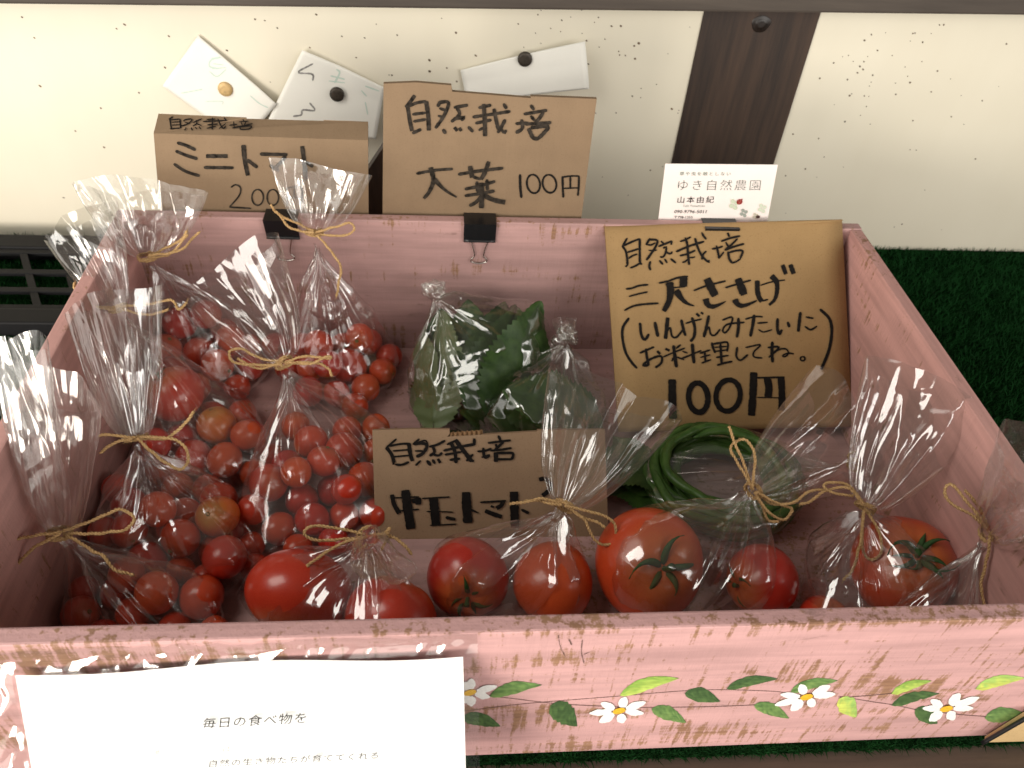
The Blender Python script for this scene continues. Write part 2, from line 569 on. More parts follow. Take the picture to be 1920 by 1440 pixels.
M['speck'] = simple('fly_speck', (.095, .058, .03), .7, var=.6, vscale=90)
rr = np.random.RandomState(11)
ksl = []
for i in range(150):
    x = rr.uniform(-.44, XL); z = rr.uniform(.02, ZR)
    if rr.rand() < .35 + .65 * (z / ZR): ksl.append((x, z, rr.choice([.0008, .0012, .0015, .0018]) * .82))
for i in range(40):
    ksl.append((rr.uniform(.02, .16), rr.uniform(.15, ZR), rr.choice([.0008, .0010, .0014]) * .82))
ksr = []
for i in range(34): ksr.append((rr.normal(.37, .03), rr.normal(.2, .03), rr.choice([.0008, .0012, .0015]) * .82))
for i in range(34): ksr.append((rr.uniform(XR + .01, .52), rr.uniform(.02, ZR), rr.choice([.0007, .001, .0013]) * .82))
ksl = [k for k in ksl if .004 < k[1] < ZR]; ksr = [k for k in ksr if .004 < k[1] < ZR and k[0] > XR + .004]
wall_board(-1.6, XL + .004, 'cream wall board with fly specks and pinned papers, left of the dark post', ksl, rr, 'wall_board')
wall_board(XR - .004, 1.6, 'cream wall board with fly specks and no papers, right of the dark post', ksr, rr, 'wall_board')

post = empty('wooden_post', ((XL + XR) / 2, YW, 0), 'dark stained wooden post with a knot between the cream wall boards', 'post')
V, F = box_vf(XL, XR, YW - .002, YW + .02, .001, ZR + .05, .0008)
mesh('post_board', V, F, M['post'], post, False)
kc = at_y(1427, 45, YW - .0022)
kn = MB()
for k, (ra, dy) in enumerate(((.0092, 0), (.0072, .0006), (.0045, .0002))):
    pass
a = np.linspace(0, 6.283, 28, endpoint=False)
rings = [(1.0, .0), (.86, -.0007), (.68, -.0004), (.60, -.0010), (.3, -.0012)]
KV = []
for r_, dy in rings:
    KV.append(np.stack([kc[0] + .0088 * r_ * np.cos(a) * (1 + .08 * np.sin(3 * a)), np.full(28, kc[1] + dy), kc[2] + .0075 * r_ * np.sin(a)], 1))
KV = np.vstack(KV + [np.array([[kc[0], kc[1] - .001, kc[2]]])])
KF = grid_faces(28, 5, True) + [(4 * 28 + i, 4 * 28 + (i + 1) % 28, 5 * 28) for i in range(28)]
mesh('knot', KV, KF, simple('knot_wood', (.012, .007, .005), .4, var=.4, vscale=400), post)

_l = at_y(0, 8, YW - .03); _r = at_y(1920, 29, YW - .03)
V, F = box_vf(-1.6, 1.6, YW - .03, YW - .0022, 0, .09, .002)
V[:, 2] += _l[2] + (V[:, 0] - _l[0]) * (_r[2] - _l[2]) / (_r[0] - _l[0])
top_mesh('wooden_rail', V, F, M['rail'], 'grey brown horizontal rail across the top of the wall boards', 'rail', smooth=False)

# black plastic grid basket left of the crate
gb = empty('plastic_basket', (-.45, .42, 0), 'black plastic lattice basket lying on the turf left of the crate', 'basket')
mb = MB()
zt = .016
y_at = [at_z(20, y, zt)[1] for y in (470, 508, 542, 575)]
for yy in y_at: mb.add(*box_vf(-.62, -.325, yy - .0035, yy + .0035, zt - .004, zt, .0007))
for px in (-60, 42, 118):
    p1 = at_z(px, 470, zt); p2 = at_z(px + 28, 575, zt)
    P = np.array([p1, p2]); d = nrm(p2 - p1); n = np.array([-d[1], d[0], 0]) * .0032
    mb.add(np.array([p1 + n, p1 - n, p2 - n, p2 + n, p1 + n - [0, 0, .004], p1 - n - [0, 0, .004], p2 - n - [0, 0, .004], p2 + n - [0, 0, .004]]) + [0, 0, -.0006],
           [(0, 1, 2, 3), (4, 7, 6, 5), (0, 4, 5, 1), (1, 5, 6, 2), (2, 6, 7, 3), (3, 7, 4, 0)])
mesh('lattice', mb.V(), mb.f, M['grid'], gb, False)
ytop = at_z(20, 448, zt)[1]; ybot = at_z(20, 592, zt)[1]
mb = MB()
mb.add(*box_vf(-.62, -.325, y_at[0] + .004, ytop + .006, .002, zt + .002, .002))
mb.add(*box_vf(-.62, -.325, ybot - .012, y_at[3] - .004, .002, zt + .002, .002))
mesh('frame', mb.V(), mb.f, M['grid'], gb, False)

# ------------------------------------------------------------------ the pink crate
crate = empty('wooden_crate', (0, BD / 2, .0), 'pink painted wooden crate with daisies on its worn front, holding bagged vegetables', 'crate')
V, F = box_vf(-BW, BW, 0, BT, .003, BH, .0012)
fb = mesh('front_board', V, F, M['front'], crate, False)
V, F = box_vf(-BW, BW, BD - BT, BD, .003, BH, .0012)
mesh('back_board', V, F, M['inner'], crate, False)
for s in (-1, 1):
    x0, x1 = sorted((s * BW, s * (BW - .0105)))
    V, F = box_vf(x0 + .0003, x1 - .0003, BT + .0002, BD - BT - .0002, .003, BH - .0006, .0012)
    mesh('side_board', V, F, M['side'], crate, False)
V, F = box_vf(-BW + .011, BW - .011, BT + .0003, BD - BT - .0003, .005, .0125, 0)
mesh('base_board', V, F, M['inner'], crate, False)
FLOOR = .0127

# painted daisies on the front board (thin paint relief)
FZ = (860, 1140, 1.8113)


def fpt(zx, zy, off):
    return at_y(FZ[0] + zx / FZ[2], FZ[1] + zy / FZ[2], -off)


def petal(mb, base, tip, w, off, seed):
    base = np.array(base, float); tip = np.array(tip, float); d = tip - base; L = np.linalg.norm(d); d /= L; n = np.array([-d[1], d[0]])
    r_ = np.random.RandomState(seed)
    pts = []
    for t in np.linspace(0, 1, 9):
        hw = w * .5 * (math.sin(math.pi * min(1, t * .86 + .1)) ** .8) * (1 + r_.uniform(-.12, .12))
        pts.append((t, hw))
    out = [base + d * L * t + n * hw for t, hw in pts] + [base + d * L * t - n * hw for t, hw in pts[::-1]]
    V = [fpt(p[0], p[1], off) for p in out]
    c = fpt(*((base + tip) / 2), off + .0002)
    m_ = len(V)
    mb.add(V + [c], [(i, (i + 1) % m_, m_) for i in range(m_)])


flowers = [((38, 288), [(45, 240), (130, 266), (106, 303), (44, 334), (16, 322), (18, 252), (-8, 300)]),
           ((545, 350), [(483, 323), (568, 303), (635, 320), (628, 358), (558, 391), (478, 388), (444, 358)]),
           ((1182, 303), [(1093, 294), (1160, 260), (1262, 264), (1279, 292), (1208, 334), (1128, 348), (1074, 330)]),
           ((1657, 343), [(1603, 313), (1703, 291), (1768, 304), (1748, 340), (1683, 380), (1598, 383), (1576, 341)])]
WHITE = simple('white_petal_paint', (.80, .79, .76), .5, var=.08, vscale=900)
YEL = simple('yellow_centre_paint', (.72, .42, .03), .5, var=.15, vscale=700)
sd = 0
for (c, tips) in flowers:
    mb = MB()
    for t in tips:
        sd += 1
        b = (c[0] + (t[0] - c[0]) * .26, c[1] + (t[1] - c[1]) * .26)
        steep = abs(t[1] - c[1]) / (abs(t[0] - c[0]) + 1)
        petal(mb, b, t, 21 + 13 * min(1, steep), .0005, sd)
    fl = mesh('painted_daisy', mb.V(), mb.f, WHITE, crate, True)
    mb = MB(); V = [fpt(c[0] + 22 * math.cos(q), c[1] + 10 * math.sin(q) - 4 * math.cos(q), .0009) for q in np.linspace(0, 6.283, 16, endpoint=False)]
    mb.add(V + [fpt(c[0], c[1], .0013)], [(i, (i + 1) % 16, 16) for i in range(16)])
    mesh('daisy_centre', mb.V(), mb.f, YEL, fl, True)

G = {'d': ((.035, .075, .025), (.10, .18, .055)), 'm': ((.075, .15, .045), (.22, .34, .10)), 'y': ((.20, .34, .06), (.55, .66, .14)), 'l': ((.30, .47, .12), (.60, .62, .12))}
leaves = [((105, 300), (282, 262), 40, 'm'), ((10, 372), (142, 402), 46, 'd'), ((548, 297), (747, 239), 42, 'y'), ((312, 330), (402, 402), 74, 'd'),
          ((655, 343), (772, 390), 46, 'm'), ((768, 290), (888, 318), 48, 'd'), ((910, 274), (1083, 241), 34, 'd'), ((1003, 330), (1122, 375), 42, 'm'),
          ((1128, 284), (1287, 247), 34, 'm'), ((1292, 308), (1350, 371), 62, 'l'), ((1470, 292), (1606, 248), 30, 'y'), ((1470, 331), (1632, 291), 34, 'd'),
          ((1550, 345), (1626, 393), 56, 'd'), ((1755, 276), (1925, 238), 36, 'l'), ((1787, 374), (1930, 366), 50, 'm')]
for i, (b, t, w, k) in enumerate(leaves):
    b = np.array(b, float); t = np.array(t, float); d = t - b; L = np.linalg.norm(d); d /= L; n = np.array([-d[1], d[0]])
    r_ = np.random.RandomState(40 + i); V = []; Cc = []
    nt_ = 16; nw = 7
    for a_ in np.linspace(0, 1, nt_):
        hw = w * .5 * (math.sin(math.pi * (a_ ** .75)) ** .85) * (1 + .06 * r_.randn()) + .4
        bend = math.sin(a_ * math.pi) * L * .06
        for s_ in np.linspace(-1, 1, nw):
            p = b + d * L * a_ + n * (hw * s_ - bend); V.append(fpt(p[0], p[1], .00022 + .00025 * (1 - s_ * s_)))
            f_ = np.clip(.5 + .55 * s_ + .25 * r_.randn(), 0, 1) * (1 - .5 * a_) if k in 'yl' else np.clip(.35 + .4 * s_ * (1 - a_) + .22 * r_.randn(), 0, 1)
            Cc.append(np.array(G[k][0]) * (1 - f_) + np.array(G[k][1]) * f_)
    mesh('painted_leaf', V, grid_faces(nw, nt_), M['paint'], crate, True, np.array(Cc))


def ribbon_px(mb, pts, w, place, closed=False, seed=0, tex=.10, w_end=None, cap=True):
    """pts: 2d polyline; w: width in the same unit; place(x,y)->3d"""
    P = np.asarray(pts, float)
    L = np.linalg.norm(np.diff(P, axis=0), axis=1).sum()
    if len(P) > 2: P = catmull(P, max(6, int(L / max(4, w * .25)) + len(P) * 3))
    P = resample(P, max(3.0, w * .22))
    n = len(P); r_ = np.random.RandomState(seed)
    T = np.gradient(P, axis=0); T /= np.linalg.norm(T, axis=1)[:, None] + 1e-9
    N = np.stack([-T[:, 1], T[:, 0]], 1)
    t = np.linspace(0, 1, n)
    W = np.full(n, w * .5) if w_end is None else (w * (1 - t) + w_end * t) * .5
    W = W * (1 + tex * r_.uniform(-1, 1, n))
    if cap and n >= 4:
        tp = .6 if w < 7 else .9
        W = W.copy(); W[0] *= tp; W[-1] *= tp
    A = P + N * W[:, None]; B = P - N * W[:, None]
    mid = P
    if cap:
        A = np.vstack([P[:1] - T[:1] * min(w, 4) * .12 + N[:1] * W[0] * .6, A]); B = np.vstack([P[:1] - T[:1] * min(w, 4) * .12 - N[:1] * W[0] * .6, B]); n += 1
    V = [place(*p) for p in A] + [place(*p) for p in B]
    mb.add(V, [(i, i + 1, n + i + 1, n + i) for i in range(n - 1)])


vine = [((10, 300, 130, 302, 330, 325, 540, 336, 640, 338, 870, 335, 1075, 325, 1150, 312), 2.1), ((20, 350, 230, 325, 540, 300, 760, 282, 900, 278, 1060, 283, 1110, 288), 1.6),
        ((1290, 300, 1400, 318, 1480, 330, 1550, 345), 2.2), ((1610, 352, 1700, 362, 1790, 369), 2.6), ((1290, 306, 1400, 297, 1470, 291), 2.2)]
mb = MB()
for k, (c, w) in enumerate(vine):
    pts = np.array(c, float).reshape(-1, 2); ribbon_px(mb, pts, w, lambda x, y: fpt(x, y, .0002), seed=k, tex=.35)
mb = MB()
for k, (c, w) in enumerate((((338, 92, 345, 130, 362, 166), 2.0), ((420, 108, 417, 150, 426, 190), 2.4), ((374, 106, 384, 126), 4), ((425, 158, 445, 150), 2))):
    ribbon_px(mb, np.array(c, float).reshape(-1, 2), w, lambda x, y: fpt(x, y, .00025), seed=70 + k, tex=.6)
mesh('wood_crack', mb.V(), mb.f, simple('dark_wood_crack', (.12, .065, .05), .8), crate, False)
mb = MB()
for k, (c, w) in enumerate(vine):
    pts = np.array(c, float).reshape(-1, 2); ribbon_px(mb, pts, w, lambda x, y: fpt(x, y, .0002), seed=k, tex=.35)
mesh('painted_vine', mb.V(), mb.f, simple('brown_vine_paint', (.16, .085, .075), .6), crate, False)

# ------------------------------------------------------------------ papers pinned to the wall


def wall_paper(name, outline_px, lift, mat, label, curl_dir=None, nsub=14):
    """outline (4 corners, pixels) on the wall, gently curled away from it; lift = 4 distances of the corners"""
    C = [at_y(*p, YW - .001 - l) for p, l in zip(outline_px, lift)]
    V = []
    for j in range(nsub):
        for i in range(nsub):
            u, v = i / (nsub - 1), j / (nsub - 1)
            p = C[0] * (1 - u) * (1 - v) + C[1] * u * (1 - v) + C[2] * u * v + C[3] * (1 - u) * v
            q = p.copy(); q[1] += .006 * math.sin(math.pi * u) * math.sin(math.pi * v) * 0
            V.append(q)
    return V, grid_faces(nsub, nsub), C


def pin(px, py, off, r, mat, label):
    p = at_y(px, py, YW - off)
    a = np.linspace(0, 6.283, 32, endpoint=False)
    prof = [(r, 0), (r, -.0022), (r * .9, -.0030), (r * .55, -.0032)]
    V = []
    for rad, dy in prof: V.append(np.stack([p[0] + rad * np.cos(a), np.full(32, p[1] + dy), p[2] + rad * np.sin(a)], 1))
    V = np.vstack(V + [np.array([[p[0], p[1] - .0032, p[2]]])])
    F = grid_faces(32, 4, True) + [(96 + i, 96 + (i + 1) % 32, 128) for i in range(32)]
    return top_mesh('round_magnet', V, F, mat, label, 'magnet', 'round magnets holding the papers to the wall')


def curled_paper(corners, pinpx, label, depth_fn, inks):
    """a sheet with corners in wall coordinates; y offset from depth_fn(u,v)"""
    C = [at_y(*p, YW - .0012) for p in corners]
    n = 22; V = []
    for j in range(n):
        for i in range(n):
            u, v = i / (n - 1), j / (n - 1)
            p = C[0] * (1 - u) * (1 - v) + C[1] * u * (1 - v) + C[2] * u * v + C[3] * (1 - u) * v
            p = p.copy(); p[1] -= depth_fn(u, v); V.append(p)
    V = np.array(V)
    o = top_mesh('pinned_paper', V, grid_faces(n, n), M['paper'], label, 'paper', 'papers pinned to the wall board')
    sm = o.modifiers.new('thick', 'SOLIDIFY'); sm.thickness = .0003
    # ink: project polyline on the sheet by nearest grid cell in (x,z)
    XZ = V[:, [0, 2]]

    def place(x, y):
        q = at_y(x, y, YW - .0012)
        for _ in range(2):
            k = np.argmin(((XZ - q[[0, 2]]) ** 2).sum(1)); q = at_y(x, y, V[k, 1])
        d2 = ((XZ - q[[0, 2]]) ** 2).sum(1); ks = np.argsort(d2)[:4]; w = 1 / (d2[ks] + 1e-9)
        yy = (V[ks, 1] * w).sum() / w.sum()
        return at_y(x, y, yy - .0005)
    for mname, strokes in inks.items():
        mb = MB()
        for k, (c, w) in enumerate(strokes):
            pts = np.array(c, float).reshape(-1, 2) / 4.174 + [280, 50]
            ribbon_px(mb, pts, w / 4.174, place, seed=k, tex=.2)
        mesh('faint_writing', mb.V(), mb.f, M[mname], o, False)
    return o


curled_paper([(305, 160), (372, 65), (522, 188), (460, 262)], None, 'white paper corner pinned under the pale brass magnet, leftmost on the wall',
             lambda u, v: .0015 + .010 * max(0, (1 - u) * .55 + v * .75 - .55) ** 1.3 + .006 * u * v, {
    'faint_ink': [((485, 250, 560, 240, 485, 260, 470, 310, 540, 330), 12), ((500, 290, 580, 300), 10), ((470, 350, 530, 390, 600, 335), 11), ((490, 330, 600, 320), 9),
                  ((250, 520, 300, 512, 415, 490), 9), ((790, 540, 860, 600, 930, 635), 9), ((440, 585, 570, 585, 570, 610), 7)]})
curled_paper([(568, 90), (722, 160), (706, 252), (500, 228)], None, 'white paper with faint writing pinned under the middle dark magnet',
             lambda u, v: .002 + .012 * max(0, v - .3) ** 1.2 + .006 * (1 - v) * abs(u - .45), {
    'grey_ink': [((1280, 290, 1165, 357, 1275, 372, 1278, 425), 13), ((1255, 597, 1295, 655, 1200, 652, 1190, 690, 1125, 702), 14)],
    'faint_ink': [((1465, 335, 1490, 360, 1450, 440), 13), ((1420, 385, 1530, 412), 13), ((1405, 425, 1530, 440), 9), ((1690, 465, 1800, 505), 11), ((1660, 500, 1700, 545), 9), ((1690, 590, 1710, 690), 9)]})
curled_paper([(863, 130), (1094, 69), (1101, 154), (876, 190)], None, 'curled white paper pinned under the right dark magnet, behind the large sign',
             lambda u, v: .002 + .011 * (u * .9) ** 2 + .006 * max(0, v - .4) + .004 * math.sin(math.pi * v) * u, {})
pin(423, 166, .0045, .0066, M['gold'], 'pale brass round magnet on the leftmost wall paper')
pin(632, 176, .0055, .0066, M['dark_pin'], 'speckled dark round magnet on the middle wall paper')
pin(984, 110, .0065, .0066, M['dark_pin'], 'dark brown round magnet on the right wall paper')

# ------------------------------------------------------------------ cardboard signs
YS = BD + .0035


def board(poly, n, thick, mat_f, mat_e):
    """poly: 3d outline on a plane with normal n towards the viewer -> solid board"""
    P = np.array(poly); k = len(P); B = P - np.asarray(n) * thick
    V = np.vstack([P, B])
    F = [tuple(range(k))[::-1], tuple(range(k, 2 * k))] + [(i, (i + 1) % k, k + (i + 1) % k, k + i) for i in range(k)]
    return V, F


def writing(parent, strokes, zoom, place, mat, name='marker_writing'):
    mb = MB(); x0, y0, s = zoom
    for k, st in enumerate(strokes):
        c, w = st[0], st[1]; we = st[2] if len(st) > 2 else None
        pts = np.array(c, float).reshape(-1, 2) / s + [x0, y0]
        ribbon_px(mb, pts, w / s, lambda x, y, k=k: place(x, y, k), seed=k, w_end=None if we is None else we / s)
    return mesh(name, mb.V(), mb.f, mat, parent, False)


def ell(cx, cy, rx, ry, tilt=0.0):
    a = np.linspace(-1.7, 4.65, 22)
    return tuple(np.stack([cx + rx * np.cos(a) + tilt * np.sin(a), cy + ry * np.sin(a)], 1).ravel())


# sign 1: cherry tomatoes (folded top flap)
s1 = empty('cardboard_sign', at_y(490, 396, YS), 'low wide cardboard price sign with folded top, reading 200, behind the crate left', 'sign', 'cardboard price signs')
pl_y = lambda Y: (lambda px, py: at_y(px, py, Y))
front1 = [at_y(*p, YS) for p in [(288, 250), (690, 263), (691, 430), (302, 425)]]
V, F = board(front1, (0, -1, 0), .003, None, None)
mesh('front_flap', V, F, M['card_shaded'], s1, False)
fl_p0 = at_y(288, 250, YS); fl_top = [at_y(297, 213, YS + .018), at_y(462, 220, YS + .018), at_y(463, 222.5, YS + .018), at_y(607, 226.5, YS + .018), at_y(607, 225, YS + .018), at_y(690, 228, YS + .018)]
fl = [at_y(690, 263, YS), at_y(288, 250, YS)] + fl_top
fn = nrm(np.cross(fl[0] - fl[1], fl_top[0] - fl[1]));
if fn[1] > 0: fn = -fn
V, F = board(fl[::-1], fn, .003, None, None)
mesh('top_flap', V, F, M['card_shaded'], s1, False)
Z1 = (280, 180, 4.3636)
writing(s1, [((190, 170, 160, 192), 12), ((168, 190, 180, 268), 13), ((175, 195, 250, 188), 11), ((250, 188, 257, 262), 13), ((182, 214, 250, 211), 9), ((184, 238, 250, 235), 9), ((170, 268, 262, 262), 12),
             ((300, 190, 278, 205), 10), ((285, 195, 350, 188, 320, 225, 262, 246), 11), ((290, 214, 332, 225), 9), ((355, 218, 430, 186), 10), ((382, 196, 388, 225, 355, 246), 11), ((390, 228, 428, 242), 10),
             ((302, 258, 288, 280), 10), ((342, 258, 352, 280), 10), ((378, 256, 388, 270), 10), ((408, 250, 420, 270), 10),
             ((470, 192, 540, 188), 10), ((440, 208, 640, 200), 11), ((518, 178, 514, 274), 13), ((475, 236, 562, 228), 11), ((560, 186, 590, 250, 610, 265, 625, 245), 13), ((625, 225, 570, 268), 10), ((470, 264, 545, 248), 10), ((612, 178, 628, 195), 11),
             ((655, 240, 720, 230), 11), ((690, 208, 694, 256), 11), ((680, 262, 845, 226), 11), ((735, 212, 812, 205), 10), ((765, 192, 775, 206), 10), ((752, 218, 760, 236), 9), ((790, 212, 778, 236), 9),
             ((742, 252, 745, 275), 11), ((742, 252, 832, 244, 820, 268, 745, 274), 11)],
        Z1, lambda x, y, k: at_plane(x, y, fl_p0 + fn * (.0004 + k * 8e-6), fn), M['ink'])
writing(s1, [((228, 382, 300, 405, 380, 442), 27), ((215, 450, 300, 485, 395, 515), 28), ((200, 555, 300, 618, 412, 654), 26), ((465, 492, 640, 492), 33), ((447, 585, 690, 588), 27),
             ((770, 402, 780, 520, 806, 652), 40, 34), ((800, 522, 885, 586), 30), ((905, 475, 1130, 480), 29), ((1115, 488, 1070, 550, 1010, 600), 30), ((985, 568, 1062, 612), 30), ((1250, 412, 1270, 560, 1280, 690), 36), ((1280, 540, 1340, 580), 28),
             ((668, 748, 705, 726, 745, 750, 735, 815, 655, 910), 13), ((655, 910, 740, 914, 832, 920), 14), (ell(886, 830, 47, 65), 13), (ell(1010, 830, 47, 65), 13),
             ((1125, 750, 1128, 900), 14), ((1125, 752, 1245, 750, 1240, 892), 14), ((1185, 752, 1185, 832), 12), ((1127, 835, 1242, 830), 12)],
        Z1, lambda x, y, k: at_y(x, y, YS - .0004 - k * 8e-6), M['ink_soft'])

# sign 2: shiso
s2 = empty('cardboard_sign', at_y(900, 400, YS), 'tallest cardboard price sign clipped behind the crate, reading 100 in thin figures', 'sign', 'cardboard price signs')
o2 = [at_y(*p, YS) for p in [(719, 157), (780, 154.5), (846, 160), (848, 172), (995, 184), (995, 180.5), (1119, 185.5), (1086, 440), (717, 432)]]
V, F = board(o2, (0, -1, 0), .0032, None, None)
mesh('panel', V, F, M['card_shaded'], s2, False)
Z2 = (700, 140, 3.891)
writing(s2, [((302, 152, 250, 225, 235, 240), 28), ((250, 232, 265, 330, 282, 412), 30), ((255, 232, 320, 205, 388, 196), 24), ((385, 196, 400, 300, 405, 408), 32), ((285, 290, 382, 278), 22), ((292, 342, 385, 326), 22), ((285, 428, 350, 398), 26),
             ((490, 192, 468, 235), 26), ((482, 202, 548, 205, 515, 300, 452, 392), 26), ((482, 245, 532, 262), 22), ((472, 300, 512, 312), 20), ((588, 240, 690, 222), 26), ((608, 240, 628, 290, 568, 345), 26), ((600, 325, 665, 310, 640, 335), 22),
             ((508, 398, 528, 432), 26), ((592, 385, 612, 412), 24), ((628, 388, 642, 412), 22), ((692, 380, 728, 418), 26),
             ((768, 242, 860, 222), 24), ((805, 215, 812, 330, 815, 450), 32), ((725, 310, 860, 290, 1000, 268), 24), ((880, 250, 895, 330, 912, 400), 28), ((745, 355, 862, 330), 24), ((805, 385, 768, 408), 20), ((962, 328, 930, 390, 905, 425), 26), ((920, 380, 955, 425, 968, 402), 22), ((950, 212, 972, 250), 26),
             ((1038, 358, 1132, 352), 22), ((1082, 328, 1086, 392, 1038, 425), 26), ((1148, 222, 1172, 258), 26), ((1098, 288, 1180, 275, 1268, 260), 24), ((1148, 300, 1176, 336), 22), ((1242, 272, 1210, 320, 1178, 352), 26), ((1105, 362, 1298, 350), 24), ((1132, 392, 1165, 460, 1205, 468), 30), ((1150, 388, 1272, 378, 1240, 430, 1200, 468), 28),
             ((315, 722, 450, 698, 580, 688), 22), ((418, 678, 438, 770, 410, 850, 368, 905), 36, 24), ((440, 760, 520, 840, 608, 895), 34, 12),
             ((620, 728, 780, 702, 948, 682), 24), ((705, 668, 722, 752), 36), ((842, 635, 815, 710, 785, 765), 32), ((725, 745, 785, 765), 22), ((668, 836, 780, 812, 890, 778), 24), ((668, 884, 780, 868, 885, 848), 24), ((755, 780, 762, 850, 790, 860), 26), ((788, 790, 792, 880, 788, 975), 36), ((828, 765, 832, 845), 24), ((788, 885, 750, 930, 700, 958), 26), ((805, 880, 880, 915, 962, 932), 34),
             ],
        Z2, lambda x, y, k: at_y(x, y, YS - .0004 - k * 8e-6), M['ink_soft'])
writing(s2, [((1070, 728, 1072, 820, 1080, 900), 19), (ell(1168, 797, 48, 68, 6), 15), (ell(1285, 796, 50, 66, 6), 15), ((1380, 742, 1382, 820, 1386, 898), 17), ((1378, 748, 1440, 740, 1502, 740), 13), ((1500, 738, 1498, 820, 1492, 884), 15), ((1437, 745, 1437, 832), 14), ((1386, 830, 1496, 826), 11)],
        Z2, lambda x, y, k: at_y(x, y, YS - .0004 - k * 8e-6), M['ink'], 'price_writing')

# dark sheet added to darken the shadowy gap between the two rear signs
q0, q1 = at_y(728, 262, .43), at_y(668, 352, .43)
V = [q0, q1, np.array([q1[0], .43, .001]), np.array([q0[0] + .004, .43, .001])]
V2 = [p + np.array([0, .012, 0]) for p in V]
top_mesh('dark_gap_fill', V + V2, [(0, 1, 2, 3), (7, 6, 5, 4), (0, 4, 5, 1), (1, 5, 6, 2), (2, 6, 7, 3), (3, 7, 4, 0)], M['post'], 'dark panel added to darken the gap between the two rear signs', 'plank', smooth=False)

# sign 3: yard-long beans, hung over the back board and leaning into the crate
p3 = np.array([0, BD - BT - .004, BH - .001]); lean3 = math.radians(43)
n3 = np.array([0, -math.cos(lean3), math.sin(lean3)])          # faces up and towards the viewer
s3 = empty('cardboard_sign', at_plane(1365, 700, p3, n3), 'largest cardboard sign leaning inside the crate, with two lines in brackets and 100 in bold', 'sign', 'cardboard price signs')
A, Bq, Cq, Dq = [at_plane(*p, p3, n3) for p in [(1136, 447), (1580, 434), (1599, 800), (1160, 810)]]
ns, nt_ = 12, 40; V = []
top_l = [at_y(1133, 424, BD - BT + .003), at_y(1578, 412, BD - BT + .003)]
for j in range(nt_):
    t = j / (nt_ - 1)
    for i in range(ns):
        u = i / (ns - 1)
        if t < .14:
            k = t / .14
            a0 = top_l[0] * (1 - u) + top_l[1] * u; b0 = A * (1 - u) + Bq * u
            c0 = b0 + nrm(b0 - (Dq * (1 - u) + Cq * u)) * .012
            p = a0 * (1 - k) ** 2 + c0 * 2 * k * (1 - k) + b0 * k * k
        else:
            k = (t - .14) / .86
            p = (A * (1 - u) + Bq * u) * (1 - k) + (Dq * (1 - u) + Cq * u) * k
        V.append(p)
o3 = mesh('panel', V, grid_faces(ns, nt_), M['card_dark'], s3, True)
sm = o3.modifiers.new('thick', 'SOLIDIFY'); sm.thickness = .0032; sm.offset = 1
pl3 = lambda x, y, k: at_plane(x, y, p3 + n3 * (.0006 + k * 8e-6), n3)
Z3a = (1150, 430, 7.1111)
W3a = [((185, 118, 120, 228), 28), ((118, 222, 165, 290, 185, 400, 188, 480), 32), ((188, 475, 162, 500), 24), ((140, 218, 240, 170, 355, 125), 28), ((352, 125, 352, 300, 356, 445, 385, 465), 32), ((185, 308, 345, 258), 26), ((205, 388, 260, 350, 322, 330), 26), ((225, 515, 290, 490, 372, 442), 26),
       ((488, 120, 435, 210), 30), ((480, 140, 540, 138, 590, 155, 560, 240, 500, 330, 440, 412), 32), ((440, 200, 500, 210, 560, 178), 24), ((470, 278, 520, 285, 582, 275), 22), ((602, 228, 700, 190, 785, 155), 28), ((638, 158, 668, 190), 24), ((782, 160, 770, 206), 22), ((665, 252, 705, 235, 695, 320, 660, 370, 622, 365), 28), ((690, 290, 730, 318, 768, 325, 785, 295), 28),
       ((495, 428, 478, 490, 496, 545), 32), ((615, 415, 662, 470), 30), ((685, 395, 718, 450), 28), ((765, 392, 835, 450), 28),
       ((890, 162, 960, 140, 1035, 100), 26), ((960, 112, 985, 200, 995, 330, 1012, 475), 32), ((838, 298, 1010, 225, 1212, 162), 30), ((1090, 118, 1125, 240, 1185, 360, 1270, 440), 30), ((888, 352, 980, 330, 1095, 280), 28), ((990, 398, 960, 430, 920, 442), 24), ((1010, 375, 1050, 378, 1092, 365), 20), ((1240, 292, 1200, 330, 1178, 405), 28), ((1275, 445, 1276, 408), 22), ((1180, 45, 1205, 90, 1240, 135), 28),
       ((1315, 262, 1390, 250, 1462, 225), 26), ((1375, 218, 1395, 300, 1410, 392), 28), ((1405, 390, 1475, 300), 24), ((1525, 48, 1548, 100), 28), ((1438, 160, 1560, 118, 1692, 88), 28), ((1500, 172, 1538, 240), 26), ((1655, 125, 1580, 200, 1490, 272), 28), ((1485, 278, 1600, 235, 1745, 192), 30), ((1530, 298, 1545, 390, 1585, 452), 32), ((1540, 312, 1640, 285, 1725, 290, 1690, 390), 28), ((1580, 452, 1640, 430, 1698, 392), 24),
       ((168, 795, 250, 785, 340, 752, 468, 738), 26), ((208, 896, 340, 860, 460, 834), 22), ((148, 1082, 250, 1030, 380, 1002, 604, 985), 27),
       ((608, 718, 740, 688, 860, 645, 995, 628), 26), ((938, 632, 932, 762), 104), ((800, 778, 962, 765), 18), ((748, 708, 762, 820, 740, 960, 672, 1092), 108, 62), ((838, 815, 900, 910, 980, 985, 1080, 1022), 96, 14),
       ((1072, 818, 1240, 755, 1500, 688), 25), ((1248, 660, 1305, 780, 1360, 888), 106), ((1232, 928, 1255, 1000, 1310, 1030, 1390, 1015, 1498, 962), 92, 14),
       ((1495, 778, 1640, 735, 1835, 678), 25), ((1662, 660, 1705, 770, 1745, 875), 102), ((1622, 935, 1650, 990, 1710, 1020, 1800, 1000, 1915, 950), 84, 18),
       ]
Z3b = (1380, 480, 6.0)
